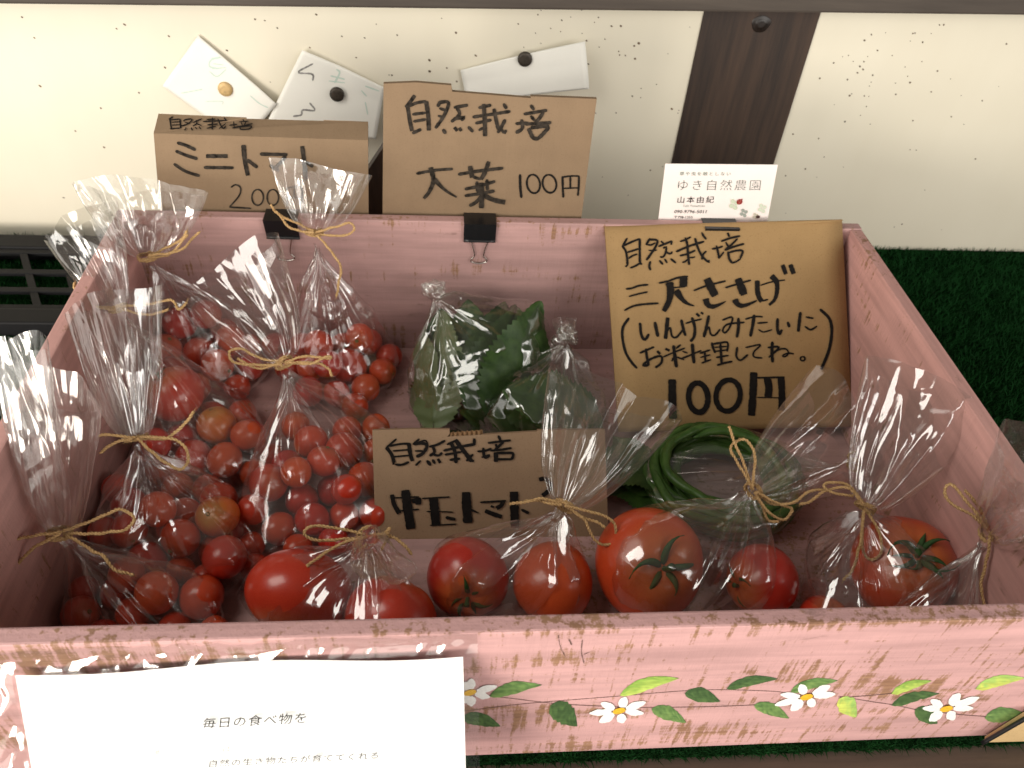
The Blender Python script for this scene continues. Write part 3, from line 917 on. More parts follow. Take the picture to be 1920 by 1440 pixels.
W3b = [((240, 278, 242, 390, 262, 470, 292, 510), 54), ((290, 508, 362, 488), 20), ((275, 330, 400, 292, 552, 270), 17), ((400, 225, 455, 290, 462, 390, 435, 490, 372, 552), 66, 30), ((525, 102, 562, 205), 46), ((612, 98, 650, 200), 52),
       ((105, 710, 215, 682, 302, 684), 20), ((205, 662, 188, 780, 162, 908), 36), ((240, 756, 358, 746), 20), ((252, 826, 310, 855, 408, 828), 18), ((468, 702, 465, 800, 482, 880, 518, 828), 34), ((582, 742, 600, 802), 36), ((725, 632, 712, 740, 700, 852), 36), ((785, 686, 872, 702), 20), ((775, 792, 840, 830, 912, 788), 22),
       ((945, 600, 1050, 705, 1078, 850, 1045, 1060, 958, 1278), 36), ((108, 1030, 190, 1012, 278, 1000, 200, 1080, 205, 1135, 298, 1148), 20), ((408, 965, 405, 1080, 412, 1198), 36), ((358, 1030, 480, 1022, 430, 1085, 368, 1142), 24), ((425, 1092, 490, 1050, 560, 1045, 590, 1090, 555, 1132, 520, 1122, 580, 1095, 652, 1100), 19), (ell(750, 1155, 27, 24), 20)]
Z3c = (1150, 570, 6.544)
W3c = [((192, 172, 118, 285, 112, 420, 150, 590, 220, 710, 292, 790), 32), ((328, 232, 342, 370, 385, 438, 438, 368), 36), ((510, 222, 530, 320, 548, 402), 42), ((668, 168, 655, 290, 640, 428), 46), ((650, 345, 695, 288, 718, 390, 765, 412, 812, 370, 865, 300), 26),
       ((835, 192, 855, 290, 886, 392), 36), ((888, 238, 985, 208, 1088, 184), 22), ((965, 165, 1000, 290, 990, 400, 945, 462), 36), ((1020, 118, 1058, 152), 28), ((1075, 105, 1105, 122), 26), ((1172, 142, 1145, 270, 1110, 408), 38), ((1130, 345, 1172, 280, 1195, 370, 1248, 382, 1312, 308), 24),
       ((1338, 198, 1460, 162, 1430, 280, 1375, 352, 1342, 325, 1400, 250, 1612, 225), 24), ((1535, 172, 1535, 290, 1515, 412), 38),
       ((325, 602, 410, 565, 502, 525), 26), ((400, 548, 412, 650, 428, 745, 355, 752), 34), ((360, 745, 470, 670, 585, 640, 590, 720, 515, 782), 30), ((540, 578, 574, 615), 32), ((642, 550, 690, 572), 30), ((738, 508, 755, 640, 776, 778), 42), ((772, 545, 828, 498), 24), ((612, 650, 740, 595, 880, 540), 22), ((752, 640, 715, 702), 24), ((780, 650, 870, 685), 20), ((850, 580, 912, 602), 20),
       ((970, 488, 978, 610, 990, 728), 42), ((830, 672, 950, 625, 1080, 570), 22), ((1060, 606, 1192, 562), 22), ((1122, 590, 1130, 705), 28), ((1070, 656, 1192, 622), 20), ((1085, 724, 1200, 682), 22),
       ((1208, 472, 1225, 540, 1252, 602), 30), ((1220, 492, 1310, 478, 1402, 474, 1396, 585), 26), ((1250, 582, 1402, 562), 20), ((1242, 532, 1392, 520), 18), ((1315, 488, 1322, 620, 1330, 742), 32), ((1262, 656, 1416, 630), 22), ((1275, 750, 1370, 722, 1462, 704), 26), ((1520, 528, 1510, 640, 1560, 690, 1652, 620), 26),
       ((722, 926, 724, 1160, 732, 1410), 94), (ell(1042, 1148, 118, 180, 10), 70), (ell(1408, 1122, 148, 192, -14), 66)]
Z3d = (1120, 400, 3.6)
W3d = [((1056, 1074, 1050, 1220, 1040, 1366), 50), ((1075, 1110, 1265, 1106), 13), ((1145, 1110, 1158, 1175, 1152, 1240), 52), ((1075, 1242, 1272, 1246), 8), ((1240, 1112, 1246, 1220, 1242, 1332), 46)]
writing(s3, W3a, Z3a, pl3, M['ink'], 'bold_writing')
writing(s3, W3b, Z3b, pl3, M['ink'], 'bold_writing')
writing(s3, W3c, Z3c, pl3, M['ink'], 'small_writing')
writing(s3, W3d, Z3d, pl3, M['ink'], 'price_writing')

# sign 4: medium tomatoes
lean4 = math.radians(33)
n4 = np.array([0, -math.cos(lean4), math.sin(lean4)])
p4 = np.array([0, .148, FLOOR])
s4 = empty('cardboard_sign', at_plane(920, 1010, p4, n4), 'small cardboard sign with very thick lettering standing behind the bagged large tomatoes', 'sign', 'cardboard price signs')
o4 = [at_plane(*p, p4, n4) for p in [(698, 807), (772, 804.5), (843, 805), (843, 814), (838, 819), (1008, 809), (1008, 806.5), (1134, 805.5), (1141, 1016), (704, 1010)]]
V, F = board(o4, n4, .004, None, None)
mesh('panel', V, F, M['card'], s4, False)
# torn notch in its top edge with the corrugation showing
mb = MB(); e0, e1_ = at_plane(843, 815.5, p4, n4), at_plane(905, 811, p4, n4)
t_ = np.linspace(0, 1, 70); upv = nrm(np.cross(n4, e1_ - e0)); upv = upv if upv[2] > 0 else -upv
for off in (.0, .0012):
    A_ = e0 + np.outer(t_, e1_ - e0) - n4 * .002 + np.outer(.0013 * np.sin(t_ * 6.283 * 7), n4)
    mb.add(np.vstack([A_ + upv * (.0014 - off), A_ - upv * .003]), [(i, i + 1, 71 + i, 70 + i) for i in range(69)])
    break
mesh('torn_corrugation', mb.V(), mb.f, M['edge'], s4, True)
Z4 = (690, 790, 4.174)
writing(s4, [((222, 138, 180, 175, 142, 208), 16), ((145, 205, 185, 260, 205, 325), 30), ((165, 195, 250, 178, 330, 174), 18), ((320, 174, 330, 250, 348, 312), 32), ((195, 232, 325, 222), 14), ((200, 278, 330, 266), 14), ((215, 338, 265, 340, 322, 318), 20), ((205, 328, 190, 330), 20),
             ((402, 138, 350, 182), 16), ((355, 178, 430, 172, 462, 195, 430, 250, 378, 278), 26), ((390, 168, 450, 150, 470, 190), 14), ((368, 232, 430, 232), 16), ((480, 200, 545, 182, 605, 150), 20), ((505, 190, 520, 240, 482, 272), 22), ((505, 255, 550, 268, 582, 245), 20), ((412, 308, 372, 346), 18), ((462, 308, 492, 345), 28), ((505, 300, 525, 332), 24), ((548, 295, 566, 326), 22),
             ((618, 182, 650, 168, 692, 148), 18), ((650, 165, 680, 240, 690, 328), 28), ((592, 230, 720, 200, 842, 178), 22), ((685, 145, 740, 220, 812, 312), 34), ((602, 262, 735, 238), 18), ((640, 302, 722, 292), 20), ((832, 135, 832, 185), 26), ((822, 258, 770, 312), 20), ((790, 300, 830, 312), 22),
             ((858, 236, 920, 230, 968, 212), 18), ((902, 208, 912, 280, 955, 265), 24), ((890, 282, 955, 262), 16), ((1020, 112, 1038, 150), 22), ((940, 170, 1030, 158, 1118, 148), 18), ((1000, 180, 1012, 212), 20), ((1062, 158, 1030, 190, 990, 225), 22), ((958, 230, 1045, 222, 1125, 208), 18), ((1000, 245, 1002, 318), 34), ((1000, 250, 1070, 248, 1135, 252, 1125, 300), 22), ((1005, 298, 1130, 296), 18),
             ((188, 575, 205, 650, 245, 722), 34), ((205, 600, 400, 590), 12), ((292, 540, 312, 690, 335, 842), 74), ((392, 598, 395, 652), 46), ((360, 605, 370, 640), 40), ((240, 702, 400, 688), 12),
             ((425, 604, 530, 598, 640, 592), 13), ((512, 600, 522, 700, 532, 812), 70), ((458, 706, 560, 706, 668, 711), 11), ((608, 752, 684, 768), 26), ((485, 814, 590, 810, 692, 803), 12),
             ((768, 555, 772, 670, 782, 795), 72), ((800, 690, 868, 718), 24, 8), ((878, 634, 980, 628, 1080, 622), 16), ((1060, 628, 1040, 660, 1005, 680), 34), ((918, 700, 970, 722, 1048, 748), 34), ((985, 672, 960, 662), 16),
             ((1142, 552, 1146, 690, 1150, 830), 68), ((1200, 690, 1260, 720), 24), ((1340, 456, 1390, 450, 1425, 500, 1405, 550, 1365, 582), 34)],
        Z4, lambda x, y, k: at_plane(x, y, p4 + n4 * (.0006 + k * 8e-6), n4), M['ink'])

# ------------------------------------------------------------------ binder clips


def binder_clip(px0, px1, label, wires=True, front_y=None):
    zt_ = BH + .0012
    xa = at_y(px0, 420, BD - BT - .004)[0]; xb = at_y(px1, 420, BD - BT - .004)[0]
    xm = (xa + xb) / 2
    o = empty('binder_clip', (xm, BD - BT / 2, BH - .01), label, 'clip', 'black binder clips on the crate back board')
    # section (y,z): spine on top, jaws down both sides
    yf, yb = BD - BT - .0006, BD + .0075
    sec = [(yf - .0008, BH - .0165), (yf - .0042, BH + .0008), (yb + .003, BH + .0008), (yb + .0006, BH - .016)]
    th = .0007
    sec_o = sec; sec_i = [(yf - .0001, BH - .0165), (yf - .0032, BH + .0001), (yb + .002, BH + .0001), (yb - .0001, BH - .016)]
    V = [(x, y, z) for x in (xa, xb) for (y, z) in sec_o + sec_i[::-1]]
    k = 8
    F = [(i, (i + 1) % k, k + (i + 1) % k, k + i) for i in range(k)] + [(0, 1, 6, 7), (1, 2, 5, 6), (2, 3, 4, 5), (8, 15, 14, 9), (9, 14, 13, 10), (10, 13, 12, 11)]
    b = mesh('clip_body', V, F, M['black_metal'], o, False)
    mb = MB()
    xs = np.array([[xa, yf - .0011, BH - .0165], [xb, yf - .0011, BH - .0165]])
    mb.add(*tube_vf(np.linspace(xs[0], xs[1], 6), .0013, 10))
    mesh('jaw_roll', mb.V(), mb.f, M['black_metal'], o, True)
    if wires:
        w = (xb - xa)
        y_ = yf - .0012
        L = .030
        pts = [(xm - w * .26, -.017), (xm - w * .17, -.030), (xm - w * .15, -.037), (xm - w * .25, -.042), (xm - w * .21, -.0455), (xm, -.047),
               (xm + w * .21, -.0455), (xm + w * .25, -.042), (xm + w * .15, -.037), (xm + w * .17, -.030), (xm + w * .26, -.017)]
        sc_ = .62 if False else .72
        P = catmull([(x, y_, BH - .0165 + (z + .017) * sc_) for x, z in pts], 60)
        mesh('wire_handle', *tube_vf(P, .00055, 8), M['steel'], o, True)
    return o


binder_clip(494, 557, 'black binder clip with hanging wire handle under the folded low sign')
binder_clip(870, 931, 'black binder clip with hanging wire handle under the tallest sign')
binder_clip(1325, 1390, 'black binder clip holding the business card, mostly covered by the largest sign', True)

# ------------------------------------------------------------------ business card
YC = BD + .0022
bc = empty('business_card', at_y(1345, 408, YC), 'white business card with clover print standing behind the crate back board', 'card')
oc = [at_y(*p, YC) for p in [(1247.5, 307), (1458.5, 309), (1434, 440), (1231, 438)]]
V, F = board(oc, (0, -1, 0), .0004, None, None)
mesh('card_sheet', V, F, M['visit'], bc, False)


def text_mesh(parent, body, p_left, p_right, height_px, mat, off, name='printed_text', spacing=1.0, thin=0.0, place=None, shear=0.0):
    """text laid along two pixel points; place(px,py)->3d"""
    c = bpy.data.curves.new('t', 'FONT'); c.body = body; c.size = 1.0; c.space_character = spacing; c.resolution_u = 2; c.offset = thin; c.shear = shear
    o = bpy.data.objects.new('t', c); COL.objects.link(o)
    dg = bpy.context.evaluated_depsgraph_get(); dg.update()
    me = bpy.data.meshes.new_from_object(o.evaluated_get(dg))
    v = np.array([q.co[:] for q in me.vertices]); f = [tuple(p.vertices) for p in me.polygons]
    bpy.data.objects.remove(o); bpy.data.curves.remove(c); bpy.data.meshes.remove(me)
    x0, x1 = v[:, 0].min(), v[:, 0].max(); y0, y1 = v[:, 1].min(), v[:, 1].max()
    pl_, pr_ = np.array(p_left, float), np.array(p_right, float); d = pr_ - pl_
    V = []
    for q in v:
        u = (q[0] - x0) / (x1 - x0); w = (q[1] - y0) / (y1 - y0)
        p = pl_ + d * u + np.array([height_px * .12, -height_px]) * w
        V.append(place(p[0], p[1]))
    return mesh(name, V, f, mat, parent, False)


pc = lambda x, y: at_y(1220 + x / 7.385, 290 + y / 7.385, YC - .0004)
M['green_print'] = simple('grey_green_print', (.20, .25, .21), .6)
M['dark_green_print'] = simple('dark_green_print', (.05, .075, .06), .6)
text_mesh(bc, '草や虫を敵としない', (400, 290), (1105, 292), 52, M['green_print'], 0, spacing=1.35, place=pc)
text_mesh(bc, 'ゆき自然農園', (372, 492), (1512, 492), 142, M['dark_green_print'], 0, spacing=1.25, thin=-.016, place=pc)
text_mesh(bc, '山本由紀', (368, 672), (872, 668), 92, M['ink'], 0, spacing=1.3, place=pc)
text_mesh(bc, 'Yuki Yamamoto', (446, 724), (748, 724), 30, M['green_print'], 0, spacing=1.1, place=pc)
text_mesh(bc, '090-9796-5011', (326, 810), (772, 812), 44, M['ink'], 0, place=pc, shear=.12)
text_mesh(bc, '〒798-1353', (326, 882), (576, 884), 34, M['ink'], 0, place=pc)
mb = MB(); Cc = []


def blob(cx, cy, rx, ry, col, off, mb, Cc, rot=0):
    a = np.linspace(0, 6.283, 18, endpoint=False)
    X = rx * np.cos(a); Y = ry * np.sin(a)
    xs = cx + X * math.cos(rot) - Y * math.sin(rot); ys = cy + X * math.sin(rot) + Y * math.cos(rot)
    V = [at_y(1220 + x / 7.385, 290 + y / 7.385, YC - .00045 - off) for x, y in zip(xs, ys)]
    mb.add(V, [tuple(range(18))]); Cc += [col] * 18


k_ = 0
for (cx, cy, r, col) in ((1155, 690, 52, (.55, .60, .46)), (1290, 808, 42, (.30, .33, .29)), (1545, 745, 46, (.58, .63, .50)), (1450, 850, 30, (.48, .45, .36))):
    for q in range(4):
        a_ = q * math.pi / 2 - .4
        k_ += 1
        blob(cx + r * .85 * math.cos(a_) * .9, cy + r * .9 * math.sin(a_), r * .62, r * .55, col, .00001 * k_, mb, Cc, a_)
blob(1230, 655, 42, 36, (.25, .015, .012), .0003, mb, Cc, -.5); blob(1262, 622, 14, 9, (.2, .012, .01), .00032, mb, Cc, -.8)
for q in ((1215, 640), (1235, 660), (1222, 672), (1245, 640)): blob(q[0], q[1], 6, 5, (.5, .25, .2), .0004, mb, Cc)
blob(1485, 862, 30, 22, (.06, .03, .025), .00033, mb, Cc)
mesh('clover_print', mb.V(), mb.f, M['print'], bc, False, np.array(Cc))

# ------------------------------------------------------------------ notice in a clear sleeve on the front
tl = at_y(30, 1265, -.0035); tr = at_y(868, 1228, -.0035)
ex = nrm(tr - tl); dn = np.array([0, -math.sin(math.radians(30)), -math.cos(math.radians(30))]); dn = nrm(dn - ex * np.dot(dn, ex)); nn = nrm(np.cross(dn, ex))
if nn[1] > 0: nn = -nn
wN = np.linalg.norm(tr - tl); LN = .118
notice = empty('notice_sheet', (tl + tr) / 2 + dn * LN, 'white printed notice sheet in a clear sleeve leaning on the crate front', 'notice')
gx, gy = 30, 20; V = []
for j in range(gy):
    for i in range(gx):
        u, v = i / (gx - 1), j / (gy - 1)
        V.append(tl + ex * wN * u + dn * LN * v + nn * (.0012 * math.sin(u * 7 + 1) * (1 - v) * .6) + dn * .0012 * math.sin(u * 9) * (1 - v))
mesh('paper', V, grid_faces(gx, gy), M['notice_paper'], notice, True)
pn = lambda x, y: at_plane(280 + x / 3.84, 1290 + y / 3.84, tl + nn * .0016, nn)
text_mesh(notice, '毎日の食べ物を', (380, 294), (1126, 252), 78, M['text'], 0, spacing=1.15, thin=.005, place=pn)
M['faded'] = simple('faded_text', (.30, .22, .20), .8, spec=.05)
text_mesh(notice, '農', (36, 486), (74, 483), 36, M['faded'], 0, place=pn)
text_mesh(notice, 'は', (530, 461), (580, 457), 36, M['faded'], 0, place=pn)
text_mesh(notice, '自然の生き物たちが育ててくれる', (430, 570), (1645, 510), 50, M['text'], 0, spacing=1.2, thin=.003, place=pn)
# sleeve film: the part over the sheet lies flat, the mouth above it and the left margin are crumpled
gx, gy = 200, 100
vv, uu = [q.ravel() for q in np.meshgrid(np.linspace(0, 1, gy), np.linspace(0, 1, gx), indexing='ij')]
mar = np.maximum(np.clip((.13 - vv) / .10, 0, 1), np.clip((.07 - uu) / .05, 0, 1))
wr = .0046 * mar * (facet(uu * 20, vv * 8 + uu * 5, 5) + .5 * facet(uu * 55, vv * 18 + 3, 6))
V = tl + np.outer(-.014 + (wN + .021) * uu, ex) + np.outer(-.0165 + (LN + .014) * vv, dn) + np.outer(.0022 + wr, nn)
V[:, 1] = np.minimum(V[:, 1] + .001 * np.clip((.13 - vv) / .13, 0, 1), -.0012)
slv = mesh('clear_sleeve', V, grid_faces(gx, gy), M['sleeve'], notice, True)
slv.data.materials.append(M['film'])
for q in slv.data.polygons:
    jj, ii = divmod(q.index, gx - 1)
    if jj < 11 or ii < 12: q.material_index = 1

# tan board with a dark rim at the front right corner
tanr = empty('tan_box', (.32, -.008, 0), 'tan box corner with a black rim in front of the crate, right edge', 'box')
pA = at_y(1846, 1392, -.005); pB = at_y(1932, 1338, -.005)
pA[2] = max(pA[2], .0012)
q = [pA, pB, pB + [.10, 0, .004], pA + [.16, 0, -.0002]]
for v in q[3:]: v[2] = .0006
bk = [v + np.array([.002, .0035, 0]) for v in q]
mb = MB(); mb.add(q + bk, [(0, 3, 2, 1), (4, 5, 6, 7), (0, 1, 5, 4), (1, 2, 6, 5), (2, 3, 7, 6), (3, 0, 4, 7)])
mesh('box_body', mb.V(), mb.f, M['tan'], tanr, False)
mesh('black_rim', *tube_vf(np.linspace(pA + [-.002, -.0006, .0006], pB + [.001, -.0006, .0010], 12), .0013, 10), M['black_metal'], tanr, True)

# ------------------------------------------------------------------ tomatoes


def tomato_vf(seed, flat=.86, lobes=6, lob_amp=.03, nu=64, nv=40, dimple=.16):
    r_ = np.random.RandomState(seed); V = []
    ph = r_.uniform(0, 6.28, 4); am = lob_amp * (1 + .4 * r_.uniform(-1, 1))
    for j in range(nv):
        t = math.pi * (j + .001) / (nv - 1 + .002)
        for i in range(nu):
            p = 2 * math.pi * i / nu
            shoulder = math.exp(-((t - .75) / .55) ** 2)
            r = 1 - am * (.5 + .5 * math.cos(lobes * p + ph[0])) ** 2 * shoulder + .02 * math.sin(2 * p + ph[1]) * math.sin(t) + .015 * math.sin(3 * p + ph[2]) * math.sin(t)
            x = r * math.sin(t) * math.cos(p); y = r * math.sin(t) * math.sin(p)
            z = flat * r * math.cos(t) - dimple * math.exp(-(t / .30) ** 2) + .03 * math.exp(-((math.pi - t) / .2) ** 2)
            V.append((x, y, z))
    return np.array(V), grid_faces(nu, nv, True)


def sepal_vf(ang, L, w, droop, twist, r0, z0, n=9):
    V = []
    for i in range(n):
        t = i / (n - 1)
        rad = r0 + L * t * (1 - .25 * droop * t); z = z0 + L * (.28 * math.sin(t * 2.4) - droop * t * t)
        hw = w * (math.sin(math.pi * min(1, t * .9 + .1)) ** .7) * (1 - .6 * t)
        a = ang + twist * t * t
        c = np.array([rad * math.cos(a), rad * math.sin(a), z]); s = np.array([-math.sin(a), math.cos(a), 0])
        V += [c + s * hw, c + [0, 0, .14 * hw * 3], c - s * hw]
    return V, grid_faces(3, n)


def add_calyx(o, seed, n=6, L=.64, w=.085, zc=.70, stem=True, droop=.25):
    r_ = np.random.RandomState(seed); mb = MB()
    for k in range(n):
        V, F = sepal_vf(k * 6.283 / n + r_.uniform(-.4, .4), L * r_.uniform(.6, 1.25), w * r_.uniform(.7, 1.3), droop * r_.uniform(-.4, 1.8), r_.uniform(-1.1, 1.1), .05, zc)
        mb.add(V, F)
    me = bpy.data.meshes.new('calyx'); me.from_pydata(mb.V().tolist(), [], mb.f)
    me.polygons.foreach_set('use_smooth', [True] * len(me.polygons)); me.materials.append(M['calyx'])
    c = bpy.data.objects.new('calyx', me); COL.objects.link(c); c.parent = o
    sm = c.modifiers.new('thick', 'SOLIDIFY'); sm.thickness = .02
    if stem:
        P = catmull([(0, 0, zc - .1), (.02, .0, zc + .1), (.07, .03, zc + .26)], 8)
        V, F = tube_vf(P, [.075, .06, .05, .05, .05, .055, .065, .075], 10)
        me = bpy.data.meshes.new('stem'); me.from_pydata(V.tolist(), [], F); me.materials.append(M['calyx'])
        me.polygons.foreach_set('use_smooth', [True] * len(me.polygons))
        s = bpy.data.objects.new('stem', me); COL.objects.link(s); s.parent = c


def place_tomato(o, c, r, up, spin=0.0, sc=(1, 1, 1)):
    up = Vector(nrm(up)); q = up.to_track_quat('Z', 'Y')
    o.rotation_mode = 'QUATERNION'
    from mathutils import Quaternion
    o.rotation_quaternion = q @ Quaternion((0, 0, 1), spin)
    o.location = tuple(c); o.scale = (r * sc[0], r * sc[1], r * sc[2])


def big_tomato(px, py, rpx, up_cam, label, seed, calyx=True, flat=.86, lift=0.0, lobes=6, group='large tomatoes in the front row of bags', cal=None):
    """solve the centre of a tomato resting on the crate floor"""
    r = .03
    for _ in range(8):
        c = at_z(px, py, FLOOR + r * .93 + lift); r = rpx * depth(c) / F_PX
    V, F = tomato_vf(seed, flat, lobes)
    me = bpy.data.meshes.new('tomato'); me.from_pydata(V.tolist(), [], F); me.materials.append(M['tomato'])
    me.polygons.foreach_set('use_smooth', [True] * len(me.polygons))
    o = bpy.data.objects.new('tomato', me); COL.objects.link(o)
    up = CX * up_cam[0] + CU * up_cam[1] - CF * up_cam[2]
    place_tomato(o, c, r, up, seed * 1.3)
    tag(o, label, 'tomato', group)
    if calyx: add_calyx(o, seed, **(cal or {}))
    return (c, r, o)


T = {}
# up_cam: direction of the stem seen from the camera (right, up, towards the viewer)
T['M1'] = [big_tomato(560, 1110, 98, (-.1, -.75, .35), 'broad orange red tomato lying at the left of the front row, stem end hidden', 1, False, .80),
           big_tomato(735, 1160, 88, (.3, .6, -.4), 'red tomato half below the front board, second from the left in the front row', 2, False)]
T['M2'] = [big_tomato(877, 1083, 77, (.05, -.36, .80), 'round tomato with its green calyx facing down, left in the tall upright film bag', 3, True, .92),
           big_tomato(1037, 1092, 76, (.0, -.5, -.6), 'smooth dark red tomato below the twine of the bag with the tall upright film', 4, False, .94)]
T['M3'] = [big_tomato(1217, 1057, 104, (.18, .10, .95), 'largest ribbed tomato with its green calyx facing the viewer', 5, True, .88, lobes=5, cal=dict(n=5, L=.58, w=.09)),
           big_tomato(1428, 1088, 68, (-.85, -.1, .35), 'small round tomato with its calyx turned to the left, right of the largest tomato', 6, True, .95)]
T['M4'] = [big_tomato(1693, 1062, 95, (-.05, .42, .8), 'dark red tomato with a bushy calyx on top, rightmost in the crate', 7, True, .88, cal=dict(n=10, L=.5, w=.08, droop=-.25)),
           big_tomato(1547, 1165, 50, (.2, .5, .5), 'tomato almost hidden by the front board, left of the rightmost tomato', 8, False)]

# cherry tomatoes: (px, py, radius px, height above the floor)
CH = {
    'A': [(290, 1119, 39, 0, 0), (356, 1137, 41, 0, 0), (232, 1110, 31, .002, 0), (176, 1150, 34, 0, 0), (282, 1184, 32, 0, 0), (216, 1160, 30, 0, 0)],
    'B': [(416, 988, 39, .008, 1), (418, 1059, 39, .002, 0), (350, 1014, 36, .006, 0), (402, 937, 33, .004, 0), (333, 1084, 27, .0, 0), (286, 1049, 37, .006, 0), (257, 1008, 33, .012, 0), (243, 948, 32, .012, 0), (303, 980, 34, .018, 0), (467, 1040, 27, 0, 0)],
    'C': [(410, 808, 36, .012, 1), (466, 822, 31, 0, 0), (424, 872, 33, .004, 0), (451, 777, 27, .0, 0), (370, 850, 33, .006, 0), (468, 878, 29, 0, 0), (315, 868, 30, .006, 0), (345, 910, 28, .0, 0)],
    'D': [(404, 690, 31, .012, 0), (441, 722, 24, .002, 0), (466, 688, 26, .0, 0), (418, 637, 27, .014, 0), (372, 655, 30, .012, 0), (345, 620, 30, .012, 0), (398, 600, 26, .006, 0), (452, 650, 24, .0, 0)],
    'E': [(577, 836, 32, .010, 0), (632, 858, 35, .010, 0), (538, 877, 32, .006, 0), (612, 912, 31, .004, 0), (670, 910, 32, .006, 0), (692, 850, 28, .004, 0), (700, 803, 27, .006, 0), (527, 927, 36, .006, 0), (514, 988, 32, .0, 0), (585, 980, 32, .0, 0), (566, 935, 30, 0, 0), (472, 1030, 26, 0, 0), (640, 968, 28, 0, 0)],
    'F': [(653, 678, 34, .006, 0), (709, 694, 25, .002, 0), (676, 728, 26, .0, 0), (606, 715, 28, .002, 0), (691, 641, 25, .006, 0), (604, 664, 28, .004, 0), (640, 626, 26, .0, 0), (560, 690, 27, .0, 0), (570, 640, 25, 0, 0)],
}
for k_, L_ in {
    'A': [(250, 1150, 32, 0, 0), (140, 1120, 28, 0, 0), (320, 1168, 30, 0, 0), (392, 1168, 28, 0, 0)],
    'B': [(255, 1085, 32, .01, 0), (215, 1000, 30, .01, 0), (220, 915, 28, .01, 0), (356, 970, 31, .01, 0), (382, 1030, 30, .0, 0), (302, 1110, 27, 0, 0), (452, 1000, 25, 0, 0), (376, 1080, 26, 0, 0)],
    'C': [(345, 805, 31, .012, 0), (380, 772, 30, .012, 0), (300, 845, 28, .016, 0), (405, 905, 28, 0, 0), (500, 862, 24, 0, 0), (440, 840, 28, .012, 0)],
    'D': [(330, 692, 30, .012, 0), (366, 715, 28, .01, 0), (482, 640, 25, 0, 0), (432, 600, 25, .006, 0), (318, 650, 29, .016, 0), (300, 602, 27, .012, 0), (380, 628, 27, .016, 0), (460, 610, 24, 0, 0)],
    'E': [(555, 800, 27, .008, 0), (655, 808, 27, .008, 0), (500, 948, 28, .006, 0), (560, 1018, 26, 0, 0), (625, 1000, 28, 0, 0), (682, 962, 28, 0, 0), (480, 962, 26, 0, 0), (600, 880, 30, .014, 0), (560, 900, 28, .014, 0), (650, 945, 28, .006, 0)],
    'F': [(626, 692, 27, .01, 0), (582, 690, 25, .004, 0), (660, 742, 24, 0, 0), (672, 655, 26, .012, 0), (630, 735, 25, 0, 0), (706, 660, 24, .004, 0)]}.items(): CH[k_] += L_
WHERE = {'A': 'bag at the front left corner', 'B': 'second bag from the front along the left board', 'C': 'bag beside the green stemmed tomato', 'D': 'bag in the back left corner',
         'E': 'bag in the middle left, tied with a wide bow', 'F': 'bag with the long neck below the low folded sign'}
items = []
for k, L in CH.items():
    for (px, py, rp, lift, oc_) in L:
        r = .013
        for _ in range(6):
            c = at_z(px, py, FLOOR + r + lift); r = rp * depth(c) / F_PX
        items.append([k, c, r, oc_, px, py])
# big green stemmed tomato among the bags at the left
gt = None
r = .02
for _ in range(8):
    c = at_z(327, 738, FLOOR + r + .022); r = 55 * depth(c) / F_PX
V, F = tomato_vf(21, .92, 5)
me = bpy.data.meshes.new('tomato'); me.from_pydata(V.tolist(), [], F); me.materials.append(M['tomato']); me.polygons.foreach_set('use_smooth', [True] * len(me.polygons))
gt = bpy.data.objects.new('tomato', me); COL.objects.link(gt)
place_tomato(gt, c, r, CX * -.35 + CU * .6 - CF * .5, 1.0)
tag(gt, 'medium tomato with a green stem end among the bags of cherry tomatoes at the left', 'tomato'); add_calyx(gt, 21, 5, .4, .1)
GTC, GTR = c, r
# push overlapping spheres apart
C = np.array([i[1] for i in items]); R = np.array([i[2] for i in items])
for it in range(60):
    D = C[:, None] - C[None]; d = np.linalg.norm(D, axis=2) + np.eye(len(C)); ov = np.maximum(0, (R[:, None] + R[None]) * .985 - d); np.fill_diagonal(ov, 0)
    C = C + .25 * ((D / d[..., None]) * ov[..., None]).sum(1)
    dg_ = C - GTC; dd = np.linalg.norm(dg_, axis=1); o_ = np.maximum(0, R + GTR - dd); C += dg_ / dd[:, None] * o_[:, None] * .5
    for (tc_, tr_, _o) in T['M1']:
        dg_ = C - tc_; dd = np.linalg.norm(dg_, axis=1); o_ = np.maximum(0, R + tr_ - dd); C += dg_ / dd[:, None] * o_[:, None] * .5
    C[:, 2] = np.maximum(C[:, 2], FLOOR + R); C[:, 0] = np.maximum(C[:, 0], -BW + .0115 + R); C[:, 1] = np.clip(C[:, 1], BT + .001 + R, BD - BT - .001 - R)
ch_mesh = []
for mname in ('cherry', 'cherry_orange'):
    for sdd in range(3):
        V, F = tomato_vf(60 + sdd, .96 + .05 * sdd, 5, .010, 40, 26, .06)
        me = bpy.data.meshes.new('cherry_tomato'); me.from_pydata(V.tolist(), [], F); me.materials.append(M[mname]); me.polygons.foreach_set('use_smooth', [True] * len(me.polygons))
        ch_mesh.append(me)
a = np.linspace(0, 6.283, 14, endpoint=False)
SV = np.vstack([np.stack([.13 * np.cos(a), .13 * np.sin(a), np.full(14, .915)], 1), np.stack([.085 * np.cos(a), .085 * np.sin(a), np.full(14, .97)], 1), np.stack([.04 * np.cos(a), .04 * np.sin(a), np.full(14, .945)], 1), [[0, 0, .93]]])
SF = grid_faces(14, 3, True) + [(28 + i, 28 + (i + 1) % 14, 42) for i in range(14)]
scar_me = bpy.data.meshes.new('stem_scar'); scar_me.from_pydata(SV.tolist(), [], SF); scar_me.materials.append(M['scar'])
rs = np.random.RandomState(9)
by = {k: [n for n, i in enumerate(items) if i[0] == k] for k in CH}
special = {}
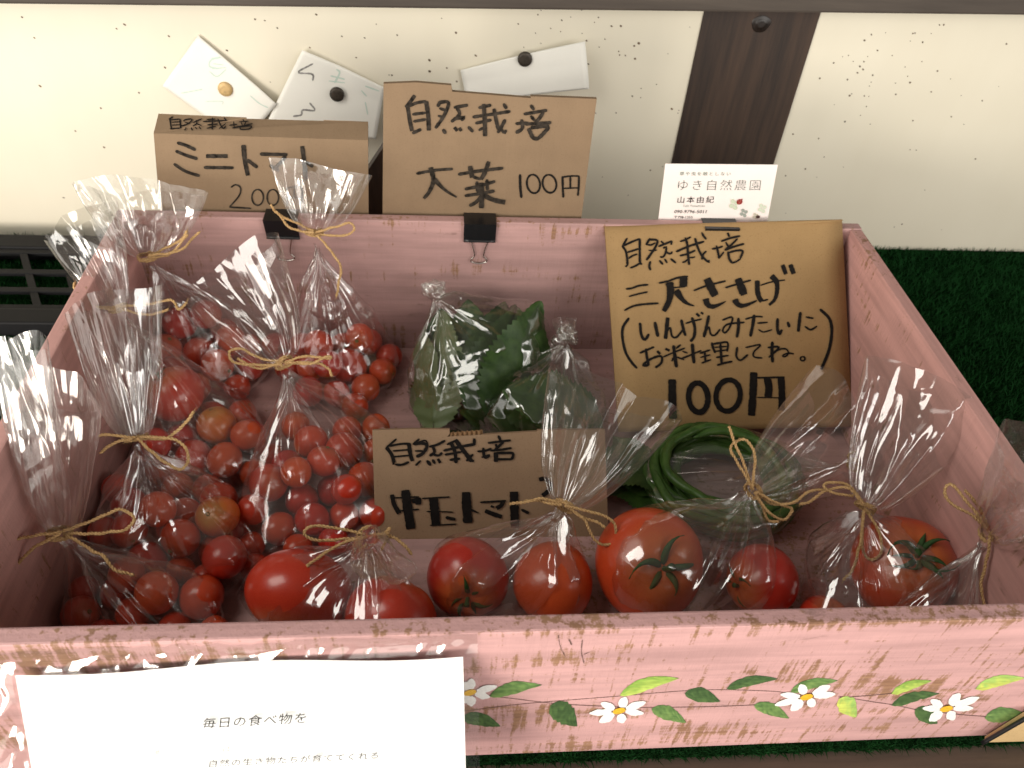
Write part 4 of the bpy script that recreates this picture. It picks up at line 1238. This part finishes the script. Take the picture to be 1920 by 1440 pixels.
for k, ids in by.items():
    pxs = [items[n][4] for n in ids]; pys = [items[n][5] for n in ids]
    special[ids[int(np.argmax(pys))]] = 'lowest, nearest the front board,'
    special.setdefault(ids[int(np.argmin(pys))], 'farthest back')
    special.setdefault(ids[int(np.argmin(pxs))], 'leftmost')
    special.setdefault(ids[int(np.argmax(pxs))], 'rightmost')
for n, (k, _, r, oc_, px, py) in enumerate(items):
    o = bpy.data.objects.new('cherry_tomato', ch_mesh[(3 if oc_ else 0) + n % 3]); COL.objects.link(o)
    up = CX * rs.normal(0, .8) + CU * rs.normal(0.1, .8) - CF * rs.normal(-.3, .6)
    if (px, py) == (416, 988): up = CX * -.12 + CU * .25 - CF * .9
    if (px, py) == (410, 808): up = CX * -.15 + CU * .8 - CF * .4
    if (px, py) == (709, 694): up = CX * .85 + CU * -.2 - CF * .35
    if (px, py) == (670, 910): up = CX * .55 + CU * -.6 - CF * .45
    place_tomato(o, C[n], r, up, rs.uniform(0, 6))
    s = bpy.data.objects.new('stem_scar', scar_me); COL.objects.link(s); s.parent = o
    col = 'orange red' if oc_ else 'red'
    grp = 'cherry tomatoes in the ' + WHERE[k]
    if (px, py) == (416, 988): lab = 'orange cherry tomato with its stem scar facing the viewer, left side of the crate'
    elif n in special: lab = '%s %s cherry tomato in the %s' % (special[n], col, WHERE[k])
    else: lab = '%s cherry tomato among others in the %s' % (col, WHERE[k])
    lab = ' '.join(lab.split()[:16])
    tag(o, lab, 'tomato', grp)

# ------------------------------------------------------------------ clear film bags


def creases(P, seed, amp=.0011, lam=(.02, .06), n=7):
    r_ = np.random.RandomState(seed); out = np.zeros(len(P))
    for k in range(n):
        d = r_.normal(size=3); d /= np.linalg.norm(d); l = r_.uniform(*lam)
        t = tri(P @ d / l + r_.uniform())
        e = r_.normal(size=3); e /= np.linalg.norm(e)
        mask = np.clip(1.6 * np.sin(P @ e * (6.28 / r_.uniform(.03, .07)) + r_.uniform(0, 6.28)), 0, 1)
        out += np.maximum(0, t - .45) / .55 * mask * r_.uniform(.5, 1.0)
    return out * amp * 1.4


def hull_planes(P):
    bm = bmesh.new()
    for p in P: bm.verts.new(tuple(p))
    r = bmesh.ops.convex_hull(bm, input=bm.verts)
    bm.normal_update()
    c = P.mean(0); N = []; H = []
    for f in bm.faces:
        n = np.array(f.normal[:]); q = np.array(f.verts[0].co[:])
        if f.calc_area() < 1e-10: continue
        if np.dot(n, q - c) < 0: n = -n
        N.append(n); H.append(np.dot(n, q - c))
    bm.free(); return np.array(N), np.array(H), c


_fib = None


def sphere_pts(c, r, n=90):
    i = np.arange(n) + .5; ph = np.arccos(1 - 2 * i / n); th = np.pi * (1 + 5 ** .5) * i
    return c + r * np.stack([np.cos(th) * np.sin(ph), np.sin(th) * np.sin(ph), np.cos(ph)], 1)


def clampbox(P, soft=True):
    P[:, 2] = np.maximum(P[:, 2], FLOOR + .0004)
    z_in = P[:, 2] < BH
    P[:, 1] = np.where(z_in, np.clip(P[:, 1], BT + .0006, BD - BT - .0006), P[:, 1])
    P[:, 0] = np.where(z_in, np.clip(P[:, 0], -BW + .0113, BW - .0113), P[:, 0])
    return P


def skirt(parent, tie, spheres, corners, seed, neck=.0055, nu=260, nv=110, mat='film', pleat=1.0, crease=.0011, neck_len=.02):
    pts = [sphere_pts(c, r + .0012) for c, r in spheres] + [np.array([tie])]
    if len(corners): pts.append(np.array(corners))
    P = np.vstack(pts)
    N, H, _ = hull_planes(P)
    c0 = P.mean(0)
    cen = np.mean([c for c, r in spheres], axis=0); c = cen * .75 + np.array(tie) * .25
    hh = H + N @ (_ - c)                         # plane offsets relative to c
    ax = nrm(np.array(tie) - c)
    e1 = nrm(np.cross(ax, [0.31, .2, .93])); e2 = np.cross(ax, e1)
    r_ = np.random.RandomState(seed)
    # polar angle spacing: dense near the tie
    v = np.linspace(0, 1, nv); Ltie = np.linalg.norm(np.array(tie) - c)
    phi = math.pi * (.012 + .988 * v ** 1.35) * .985
    u = np.linspace(0, 2 * math.pi, nu, endpoint=False)
    U, PH = np.meshgrid(u, phi)
    D = np.cos(PH)[..., None] * ax + np.sin(PH)[..., None] * (np.cos(U)[..., None] * e1 + np.sin(U)[..., None] * e2)
    D = D.reshape(-1, 3); U = U.ravel()
    den = D @ N.T
    Rr = np.where(den > 1e-6, hh[None] / np.maximum(den, 1e-6), 1e9)
    rmin = Rr.min(1)
    # soft minimum rounds hull edges a little
    k = 26.0
    rs_ = rmin * (np.exp(-k * (np.minimum(Rr / rmin[:, None], 3) - 1)).sum(1)) ** (-1 / k)
    rad = np.maximum(rs_, rmin * .93)
    X = c + D * rad[:, None]
    # concave neck: film sags in towards the axis between tie and contents
    s = np.linalg.norm(X - tie, axis=1)
    w = np.array(tie) - X; along = (X - tie) @ (-ax); perp = (X - tie) + np.outer(along, ax)
    pl_ = np.linalg.norm(perp, axis=1) + 1e-9; pd = perp / pl_[:, None]
    sag = 1 - .30 * np.exp(-((along - .016) / .016) ** 2)
    # pleats gathered at the neck
    pleatf = np.zeros(len(X)); tot = 0
    for q in range(9):
        fq = r_.choice([3, 4, 5, 7, 9, 11, 13, 17, 19, 23]); wgt = r_.uniform(.5, 1) / (fq ** .45); tot += wgt
        pleatf += wgt * tri(fq * U / (2 * math.pi) + r_.uniform() + .12 * np.sin(along * 120 + q) * min(1, 6 / fq))
    pleatf /= tot
    amp = np.minimum(.25 * s + .0012, .0085) * np.exp(-np.maximum(0, s - .012) / .055) * pleat
    newp = np.maximum(pl_ * sag - amp * pleatf * 1.6 + amp * .25, 0)
    ngrow = neck * (.55 + .6 * pleatf)
    newp = np.where(along < .012, np.maximum(newp, ngrow * np.clip(1 - along / .03, .35, 1)), np.maximum(newp, .0012))
    X = tie - np.outer(along, ax) + pd * newp[:, None]
    # crumples
    cr = creases(X, seed + 5, crease) * np.clip(s / .02, 0, 1)
    fc = facet(U * 2.3 + seed, s / .035, seed) + .35 * facet(U * 5, s / .02 + 3, seed + 1)
    # long fin shaped tension folds running down from the tie
    fin = np.zeros(len(X))
    for q in range(13):
        u0 = r_.uniform(0, 6.283); wdt = r_.uniform(.05, .12); du = (U - u0 + .5 * np.sin(s * 30 + q) * .2 + math.pi) % (2 * math.pi) - math.pi
        fin += np.maximum(0, 1 - np.abs(du) / wdt) * np.clip(1 - s / r_.uniform(.05, .13), 0, 1) * r_.uniform(.4, 1)
    X = X + D * ((cr + .0036 * np.maximum(fc + .25, 0) * crease / .0011) * np.clip(s / .03, 0, 1) + .0075 * fin * np.clip(s / .02, 0, 1))[:, None]
    X = clampbox(X)
    F = grid_faces(nu, nv, True) + [tuple(range((nv - 1) * nu, nv * nu))]
    return mesh('film_pouch', X, F, M[mat], parent, True)


def flare(parent, tie, end, half_w_dir, half_w, seed, neck=.0055, thick=.010, nu=260, nv=80, bend=(0, 0, 0), slant=0.0, pleat=1.0, mat='film', crease=.0011, power=.62, name='film_top'):
    """gathered film opening out of the tie into a flat ended fan"""
    tie = np.array(tie, float); end = np.array(end, float); b = end - tie; L = np.linalg.norm(b); b /= L
    w = np.array(half_w_dir, float); w = nrm(w - b * np.dot(w, b)); nrmv = np.cross(b, w)
    r_ = np.random.RandomState(seed)
    v = np.linspace(0, 1, nv); u = np.linspace(0, 2 * math.pi, nu, endpoint=False)
    U, Vv = np.meshgrid(u, v); U = U.ravel(); Vv = Vv.ravel()
    # flattened section: use a triangle-ish wave so the two layers are flat with sharp side folds
    cu = np.cos(U); su = np.sin(U)
    xx = 1 - 2 * np.abs(((U / math.pi) % 2) - 1); xx = .75 * xx - .25 * cu
    W = neck + (half_w - neck) * Vv ** power
    Th = neck + (thick - neck) * Vv ** .8
    pf = np.zeros(len(U)); tot = 0
    for q, fq in enumerate((2, 3, 3, 4, 5, 6, 7, 9, 11, 13, 16)):
        wg = r_.uniform(.4, 1) / fq ** .6; tot += wg
        pf += wg * (np.ones_like(Vv) if fq < 6 else (1 - Vv) ** .9) * (tri(fq * U / 6.2832 + r_.uniform() + .10 * np.sin(Vv * r_.uniform(1, 3) + r_.uniform(0, 6)) * min(1, 4 / fq)) - .5)
    pf /= tot
    A = .016 * pleat * np.sin(np.minimum(1, Vv * 1.5 + .12) * math.pi * .62) * (1 - .60 * Vv) * min(1.0, half_w / .03)
    Y = Th * np.sign(su) * np.abs(su) ** .8 + A * pf * 2.0
    # second family: side to side gathering of the fan near the neck
    X_ = W * xx * (1 + .10 * pf * (1 - Vv))
    edge = 1 + slant * xx + .03 * np.sin(2 * U + seed)
    S = L * Vv * edge
    P = tie + np.outer(S, b) + np.outer(X_, w) + np.outer(Y, nrmv) + np.outer(Vv ** 2, np.array(bend))
    cr = creases(P, seed + 3, crease, (.03, .08), 6) * np.clip(Vv * 4, 0, 1)
    side = np.where(su >= 0, 0, 17)
    ca_ = xx * half_w / .017 + side; cb_ = S / .06
    fc = facet(ca_, cb_, seed + 11) + .22 * facet(ca_ * 2.0 + 5, cb_ * 2.2, seed + 12)
    gate = np.clip(Vv * 5, 0, 1) * (1 - np.abs(xx) ** 6)
    P = P + nrmv * (np.sign(su) * cr + (.0022 + .0040 * Vv) * fc * gate * min(1, half_w / .02))[:, None] + w * (.3 * cr)[:, None]
    z_in = P[:, 2] < BH
    P[:, 1] = np.where(z_in, np.minimum(P[:, 1], BD - BT - .0006), P[:, 1])
    P[:, 2] = np.maximum(P[:, 2], FLOOR + .001)
    return mesh(name, P, grid_faces(nu, nv, True), M[mat], parent, True)


def twine_mesh(parent, paths, r=.00078, seed=0, name='twine_bow', fuzz=1.0):
    r_ = np.random.RandomState(seed); mb = MB()
    for P in paths:
        P = resample(catmull(P, 60), .0006)
        P = P + np.stack([vnoise(P, .012, seed + k) * .0004 for k in range(3)], 1)
        T_, N_, B_ = frames(P); s = np.r_[0, np.cumsum(np.linalg.norm(np.diff(P, axis=0), axis=1))]
        var = 1 + .18 * np.sin(s * 900 + seed) * np.sin(s * 310)
        for q in (0, math.pi):
            a = s * 2 * math.pi / .0048 + q
            Q = P + (N_ * np.cos(a)[:, None] + B_ * np.sin(a)[:, None]) * (r * .62)
            mb.add(*tube_vf(Q, r * .78 * var, 6))
        n = int(len(P) * 1.1 * fuzz)
        for _ in range(n):
            i = r_.randint(len(P)); d = nrm(r_.normal(size=3) + T_[i] * r_.uniform(-1.5, 1.5)); L = r_.exponential(.0016) + .0008; d2 = nrm(d + r_.normal(0, .5, 3))
            p0 = P[i]; p1 = p0 + d * L * .6; p2 = p1 + d2 * L * .5; wv = nrm(np.cross(d, [.3, .5, .8])) * .00005
            mb.add([p0 + wv, p0 - wv, p1 - wv, p1 + wv, p2], [(0, 1, 2, 3), (3, 2, 4)])
        # frayed ends
        for e in (0, -1):
            for _ in range(7):
                d = nrm((T_[e] if e == -1 else -T_[e]) + r_.normal(0, .35, 3)); L = r_.uniform(.002, .005); wv = nrm(np.cross(d, [.3, .5, .8])) * .00008
                mb.add([P[e] + wv, P[e] - wv, P[e] + d * L], [(0, 1, 2)])
    return mesh(name, mb.V(), mb.f, M['twine'], parent, True)


def wrap_ring(tie, ax, rad, seed, turns=2):
    e1 = nrm(np.cross(ax, [.3, .2, .9])); e2 = np.cross(ax, e1)
    a = np.linspace(0, 2 * math.pi * turns, 30 * turns)
    return tie + np.outer(np.cos(a) * rad, e1) + np.outer(np.sin(a) * rad, e2) + np.outer((a / a[-1] - .5) * .0028, ax)


def bow_paths(tie, y0, polys, rs_seed):
    """polys: pixel polylines starting at the knot; depth varies smoothly round the knot's depth"""
    out = []; r_ = np.random.RandomState(rs_seed)
    dk = depth(tie)
    for pl_ in polys:
        pts = np.array(pl_, float).reshape(-1, 2); n = len(pts)
        off = np.zeros(n); ph = r_.uniform(0, 6.28)
        for i in range(n): off[i] = -.0075 + .003 * math.sin(i * 1.3 + ph)
        P = [CAM + ray(*p) * (dk + o_) for p, o_ in zip(pts, off)]
        out.append(np.array(P))
    return out


def bag(key, label, tie_px, tie_y, spheres, corners, fl, bow, seed, neck=.0055, group='clear film bags tied with jute twine', sk=None, tie_r=None, kind='bag'):
    tie = at_y(*tie_px, tie_y)
    base = np.mean([c for c, r in spheres], axis=0); base[2] = FLOOR
    o = empty('film_bag', base, label, 'bag', group)
    cs = [at_y(px, py, y) for (px, py, y) in corners]
    cs = [np.array([np.clip(p[0], -BW + .012, BW - .012), p[1], max(p[2], FLOOR + .001)]) for p in cs]
    skirt(o, tie, spheres, cs, seed, neck, **(sk or {}))
    ax = None
    for q, f in enumerate(fl):
        end = at_y(f['end'][0], f['end'][1], f['y'])
        wd = f.get('wdir', (1, 0)); half = f['hw'] * depth(end) / F_PX
        wv = CX * wd[0] - CU * wd[1] + CF * f.get('wz', 0.0)
        flare(o, tie, end, wv, half, seed * 7 + q, neck, f.get('th', .010), bend=f.get('bend', (0, 0, 0)), slant=f.get('slant', 0), pleat=f.get('pleat', 1), power=f.get('power', .62))
        if ax is None: ax = nrm(end - tie)
    paths = [wrap_ring(tie, ax, neck * 1.12, seed)]
    paths += bow_paths(tie, tie_y, bow, seed)
    twine_mesh(o, paths, seed=seed)
    return o


def sph(k): return [(C[n], R[n]) for n in by[k]]


def tsph(k): return [(c, r) for c, r, o in T[k]]


bag('A', 'clear bag of cherry tomatoes at the front left corner, film reaching past the picture edge', (112, 1000), .10, sph('A'),
    [(110, 1175, .088), (425, 1172, .085)],
    [dict(end=(85, 715), y=.13, hw=105, wdir=(1, .22), th=.012, slant=-.10, power=.5), dict(end=(25, 640), y=.15, hw=75, wdir=(1, .9), th=.006, pleat=.5, power=.7)],
    [(118, 998, 60, 1005, 0, 1018, -60, 1020), (115, 1000, 60, 1030, 30, 1060, -10, 1085), (120, 996, 175, 975, 225, 955, 250, 970, 235, 992, 180, 1000, 125, 1000), (120, 1000, 160, 1025, 195, 1045, 215, 1070, 250, 1078)], 101)
bag('B', 'clear bag of cherry tomatoes, second from the front along the left board', (256, 822), .16, sph('B'),
    [(195, 905, .15), (490, 1062, .12)],
    [dict(end=(212, 555), y=.22, hw=95, wdir=(1, -.10), th=.016, pleat=1.4, slant=.05, power=.55)],
    [(256, 820, 200, 815, 186, 818), (250, 822, 215, 830, 188, 850), (256, 818, 310, 822, 345, 795, 365, 772), (258, 822, 300, 860, 335, 880, 352, 865, 345, 835, 310, 820, 262, 820)], 102)
bag('C', 'clear bag with the green stemmed tomato, film top leaning over the left board', (222, 578), .27, sph('C') + [(GTC, GTR)],
    [(500, 860, .20), (290, 900, .19)],
    [dict(end=(150, 410), y=.31, hw=78, wdir=(1, -.32), th=.014, slant=.05, power=.55)],
    [(222, 578, 165, 570, 142, 545, 140, 530), (222, 576, 280, 570, 320, 562, 335, 580, 350, 568), (225, 580, 280, 590, 315, 580), (220, 580, 180, 575, 150, 560)], 103)
bag('D', 'clear bag in the back left corner, film top fanned before the cream wall', (276, 482), .325, sph('D'),
    [(480, 720, .28)],
    [dict(end=(262, 350), y=.335, hw=118, wdir=(1, -.22), th=.012, slant=.0, power=.5)],
    [(276, 482, 310, 465, 340, 450, 350, 432), (276, 484, 320, 475, 352, 440), (278, 480, 335, 470, 360, 448, 375, 435), (272, 484, 266, 490)], 104)
bag('E', 'clear bag of cherry tomatoes in the middle left, tied with a wide twine bow', (532, 680), .235, sph('E'),
    [(488, 890, .20), (500, 1050, .12), (738, 800, .235)],
    [dict(end=(432, 500), y=.30, hw=108, wdir=(1, -.36), th=.012, slant=.05, power=.5)],
    [(532, 678, 490, 672, 455, 655, 430, 660, 440, 680, 490, 685, 530, 684), (532, 678, 580, 682, 610, 668, 622, 670), (535, 680, 590, 680, 615, 690, 622, 705), (530, 682, 480, 690, 445, 672), (536, 678, 570, 668, 620, 672)], 105)
bag('F', 'clear bag of cherry tomatoes with a long thin neck below the low folded sign', (590, 436), .335, sph('F'),
    [(545, 720, .28), (722, 735, .285)],
    [dict(end=(600, 315), y=.348, hw=98, wdir=(1, .03), th=.012, slant=.02, power=.55)],
    [(588, 434, 550, 415, 520, 400, 508, 384), (588, 437, 545, 428, 530, 410, 515, 395), (590, 436, 630, 425, 655, 418, 664, 432, 640, 442, 595, 440), (594, 440, 620, 470, 638, 500, 635, 530, 630, 556)], 106,
    sk=dict(neck_len=.06))
bag('M1', 'clear bag of two large tomatoes at the left of the front row', (690, 1006), .10, tsph('M1'),
    [(437, 1112, .10), (828, 1135, .092)],
    [dict(end=(718, 1060), y=.045, hw=62, wdir=(1, .15), th=.006, power=.6)],
    [(688, 1004, 640, 1012, 590, 1012, 570, 998, 590, 986, 640, 992, 686, 1002), (690, 1006, 640, 1020, 590, 1050, 575, 1062), (694, 1004, 720, 1000, 730, 990, 722, 1015, 715, 1030), (694, 1006, 730, 1005, 755, 1020, 772, 1040)], 107)
bag('M2', 'clear bag of two large tomatoes with a tall upright film top before the small sign', (1058, 948), .125, tsph('M2'),
    [(832, 1000, .125), (1112, 1120, .09)],
    [dict(end=(1152, 742), y=.20, hw=135, wdir=(1, .42), th=.020, pleat=1.7, slant=.06, power=.58)],
    [(1056, 946, 1020, 935, 980, 942, 955, 945), (1056, 948, 1010, 940, 985, 938), (1060, 948, 1110, 960, 1145, 975, 1155, 1000, 1140, 1022, 1115, 1012, 1095, 975, 1064, 950), (1062, 950, 1090, 968, 1115, 978, 1135, 990)], 108)
bag('M3', 'clear bag with the largest ribbed tomato, tied with an upright twine bow', (1412, 920), .135, tsph('M3'),
    [(1222, 938, .14), (1505, 1100, .095)],
    [dict(end=(1580, 792), y=.19, hw=118, wdir=(.66, 1), th=.020, pleat=1.8, slant=-.05, power=.55)],
    [(1412, 918, 1385, 870, 1370, 840, 1385, 825, 1405, 830, 1415, 860, 1410, 915), (1410, 918, 1395, 870, 1380, 835, 1368, 800), (1414, 922, 1440, 960, 1470, 975, 1485, 955, 1460, 945, 1418, 922), (1416, 922, 1450, 945, 1490, 940, 1520, 920, 1548, 918), (1414, 922, 1430, 950, 1440, 975, 1460, 978)], 109)
bag('M4', 'clear bag with the dark red tomato at the right, film top crossing the right board', (1622, 950), .12, tsph('M4'),
    [(1500, 1010, .125), (1795, 1110, .09)],
    [dict(end=(1742, 726), y=.18, hw=132, wdir=(1, .30), th=.018, pleat=1.5, slant=.03, power=.55)],
    [(1618, 940, 1590, 910, 1555, 905, 1545, 912, 1565, 925, 1600, 930), (1618, 945, 1590, 915, 1550, 920, 1520, 940, 1500, 945), (1622, 955, 1650, 1000, 1652, 1035, 1635, 1048, 1618, 1030, 1618, 960), (1620, 955, 1612, 1020, 1600, 1065, 1580, 1088)], 110)
# a further bag at the right edge, its tomato below the front board
r5 = .026; c5 = np.array([.250, .045, FLOOR + r5])
bag('M5', 'clear bag at the right edge of the picture, twine hanging down before the right board', (1858, 1000), .085, [(c5, r5)],
    [(1735, 1110, .085), (1905, 1135, .06)],
    [dict(end=(1975, 880), y=.045, hw=125, wdir=(.55, 1), th=.016, power=.5)],
    [(1855, 998, 1820, 950, 1785, 910, 1770, 920, 1785, 945, 1820, 965, 1850, 992), (1856, 1000, 1835, 950, 1810, 920), (1858, 1004, 1880, 1050, 1888, 1085, 1875, 1125, 1868, 1140), (1856, 1004, 1850, 1050, 1840, 1090, 1845, 1140), (1858, 1004, 1870, 1040, 1892, 1080)], 111)

# ------------------------------------------------------------------ yard-long beans, coiled, in a bag
bc0 = at_z(1350, 905, FLOOR + .012)
BR0 = .5 * np.linalg.norm(at_z(1210, 905, FLOOR + .012) - at_z(1490, 905, FLOOR + .012))
rs = np.random.RandomState(77); bean_sph = []
wh = ['outermost', 'second outermost', 'middle', 'second innermost', 'innermost', 'topmost', 'flattest']
for k in range(17):
    Rk = BR0 * (1.0 - .062 * (k % 6)) + rs.uniform(-.001, .001); z0 = FLOOR + .004 + .0058 * (k // 5) + rs.uniform(0, .002)
    a0 = rs.uniform(0, 6.28); n = 120; a = np.linspace(a0, a0 + 6.283 * rs.uniform(1.15, 1.5), n); t = np.linspace(0, 1, n)
    rad = Rk * (1 + .055 * np.sin(2 * a + rs.uniform(0, 6)) + .03 * np.sin(3 * a + rs.uniform(0, 6)) + .015 * np.sin(7 * a + k)) - .006 * t
    P = np.stack([bc0[0] + rad * np.cos(a), bc0[1] + rad * np.sin(a) * .88, z0 + .006 * t + .0035 * np.sin(a * 1.5 + k) + .004], 1)
    P[:, 2] = np.maximum(P[:, 2], FLOOR + .004)
    rr_ = .0035 * rs.uniform(.85, 1.12) * (1 + .06 * np.sin(np.linspace(0, 130, n)) + .05 * np.sin(np.linspace(0, 47, n) + k)) * np.clip(np.minimum(t, 1 - t) * 18 + .25, 0, 1)
    V, F = tube_vf(P, rr_, 10)
    top_mesh('yardlong_bean', V, F, M['bean'], 'long green bean of the coil below the largest sign', 'bean', 'long green beans coiled in the bag below the largest sign')
for a in np.linspace(0, 6.28, 12): bean_sph.append((bc0 + [BR0 * math.cos(a), BR0 * .88 * math.sin(a), .006], .007))
bag('H', 'clear bag around the coil of long green beans below the largest sign', (1600, 872), .185, bean_sph, [],
    [dict(end=(1660, 820), y=.22, hw=45, wdir=(.5, 1), th=.008, power=.6)],
    [(1598, 870, 1590, 855, 1604, 848, 1606, 862), (1600, 872, 1612, 880, 1605, 900)], 112, neck=.004, sk=dict(crease=.0008))

# ------------------------------------------------------------------ shiso leaves in knotted bags


def shiso_vf(L, Wd, curl, fold, seed, nu=17, nv=85):
    """ovate leaf with saw toothed edge; local: base at 0, tip at +Y, upper face +Z"""
    r_ = np.random.RandomState(seed); ph = r_.uniform(0, 6.28, 3)
    t = np.linspace(0, 1, nv)[:, None]; s = np.linspace(-1, 1, nu)[None]
    hw = Wd * .5 * (np.sin(math.pi * t ** .70) ** .75) * (1 - .12 * t)
    tooth = 1 + .16 * (((t * 21 + .02) % 1.0) - .5) * (t < .97)
    x = hw * s * np.where(np.abs(s) > .9, tooth, 1.0) + .0005 * s
    y = L * t - L * .10 * np.abs(s) ** 1.5 * (1 - t) ** 2 + .0 * s
    vein = np.sin((t * 7 - np.abs(s) * 1.3) * 2 * math.pi)
    z = fold * np.abs(x) + .0006 * vein * np.abs(s) ** .5 * (1 - t) - .0008 * np.exp(-(s / .07) ** 2) + .0022 * np.abs(s) ** 2 * np.sin(t * 14 + ph[0] + s) + .003 * np.sin(t * 4 + ph[1])
    if curl: x, z = (1 / curl) * np.sin(x * curl) * (1 - z * curl), (1 / curl) * (1 - np.cos(x * curl)) + z
    return np.stack([x, y, z], -1).reshape(-1, 3), grid_faces(nu, nv)


def shiso_bag(label, knot_px, knot_y, leafs, seed, leaf_lab, grp, extra=(), kn=None):
    """leafs: (base point, axis, upper normal, length, width, curl, flipped)"""
    r_ = np.random.RandomState(seed); pts = []
    for k, (b, ax, n_, L, Wd, curl) in enumerate(leafs):
        V, F = shiso_vf(L, Wd, curl, r_.uniform(-.05, .12), seed * 50 + k)
        yv = nrm(ax); zv = nrm(n_ - yv * np.dot(n_, yv)); xv = np.cross(yv, zv)
        W_ = clampbox(b + V[:, :1] * xv + V[:, 1:2] * yv + V[:, 2:] * zv)
        o = top_mesh('shiso_leaf', W_, F, M['shiso'], leaf_lab[0] if k not in leaf_lab[1] else leaf_lab[1][k], 'leaf', grp)
        pts.append(W_[::13])
    P = np.vstack(pts)
    knot = at_y(*knot_px, knot_y)
    base = P.mean(0); base[2] = FLOOR
    o = empty('knotted_bag', base, label, 'bag', 'knotted clear bags of shiso leaves')
    sp = [(p, .003) for p in P[r_.choice(len(P), 80, replace=False)]]
    ex = [at_y(*e) for e in extra] + list(P)
    skirt(o, knot, sp, ex, seed, .0035, 260, 130, 'film_soft', .7, .0013)
    a = np.linspace(0, 6.283, 40, endpoint=False); b = np.linspace(.05, 3.09, 24)
    A_, B_ = np.meshgrid(a, b); Dd = np.stack([np.sin(B_) * np.cos(A_), np.sin(B_) * np.sin(A_), np.cos(B_)], -1).reshape(-1, 3)
    rad_ = .0072 * (1 + .35 * vnoise(Dd, 1.2, seed) + .25 * creases(Dd * .03, seed, 1.0, (.012, .03), 6))
    mesh('film_knot', knot + Dd * rad_[:, None] + CU * .004, grid_faces(40, 24, True), M['film_soft'], o, True)
    kd, hw = kn
    flare(o, knot, at_y(kd[0], kd[1], knot_y + .004), CX, hw * depth(knot) / F_PX, seed, .003, .004, 160, 40, mat='film_soft', pleat=.5)
    return o


rs = np.random.RandomState(5)
# first bag: a thick stack of leaves standing on their stalks, upper faces to the back right, undersides half shown
b0 = at_z(862, 800, FLOOR + .004); axA = nrm(at_y(898, 560, .338) - b0)
nA = nrm(CX * .30 + CU * .35 - CF * .85)
leafs = []
for k in range(18):
    side = (k % 6 - 2.5) / 2.5
    rot = side * .20 + rs.normal(0, .06)
    a_ = nrm(axA + CX * rot + rs.normal(0, .03, 3))
    leafs.append((b0 + nA * (-.028 + .0030 * k) + CX * (.012 + side * .016 + rs.normal(0, .003)), a_, nrm(nA + rs.normal(0, .12, 3) + CX * side * .5), .100 * rs.uniform(.9, 1.06), .072 * rs.uniform(.9, 1.08), -rs.uniform(12, 24)))
# leaves folded round the left side showing their pale backs
leafs.append((b0 + nA * .020 - CX * .024, nrm(axA - CX * .10), -nrm(nA - CX * .9), .088, .052, 16))
leafs.append((b0 + nA * .008 - CX * .032, nrm(axA - CX * .14), -nrm(nA - CX * 1.6), .080, .050, 14))
shiso_bag('knotted clear bag of shiso leaves standing against the back board', (815, 552), .325, leafs, 201,
          ('green shiso leaf in the upright stack in the bag against the back board', {18: 'shiso leaf showing its pale back, front of the bag against the back board', 19: 'pale backed shiso leaf folded round the left of the bag against the back board'}),
          'shiso leaves in the bag against the back board', extra=[(758, 650, .31), (800, 800, .27), (1042, 640, .335), (985, 560, .345), (880, 535, .345)], kn=((812, 530), 26))
b0 = at_z(1090, 812, FLOOR + .004); axB = nrm(at_z(905, 790, FLOOR + .02) - b0); nB = nrm(np.array([0, -.35, .9]))
leafs = []
for k in range(11):
    leafs.append((b0 + nB * (.0028 * k) + rs.normal(0, .004, 3) * [1, 1, 0], nrm(axB + rs.normal(0, .10, 3)), nrm(nB + rs.normal(0, .12, 3)), .082 * rs.uniform(.88, 1.06), .062 * rs.uniform(.9, 1.05), -rs.uniform(6, 16)))
shiso_bag('knotted clear bag of shiso leaves lying before the other, beside the largest sign', (1062, 640), .285, leafs, 202,
          ('green shiso leaf in the flat stack in the bag beside the largest sign', {}), 'shiso leaves in the bag beside the largest sign',
          extra=[(925, 690, .29), (1140, 690, .28), (1150, 760, .25), (865, 800, .25), (1010, 655, .30)], kn=((1058, 600), 24))
# a third small bunch between the small sign and the beans
for k, (px, py, ang) in enumerate(((1172, 905, .9), (1195, 870, .5), (1165, 880, 1.4))):
    V, F = shiso_vf(.06, .045, 10, .1, 300 + k)
    c = at_z(px, py, FLOOR + .012 + .005 * k); ca, sa = math.cos(ang), math.sin(ang)
    W_ = c + np.stack([V[:, 0] * ca - (V[:, 1] - .03) * sa, V[:, 0] * sa + (V[:, 1] - .03) * ca, V[:, 2]], 1)
    top_mesh('shiso_leaf', clampbox(W_), F, M['shiso'], 'dark shiso leaf lying between the small sign and the coiled beans', 'leaf', 'shiso leaves between the small sign and the beans')
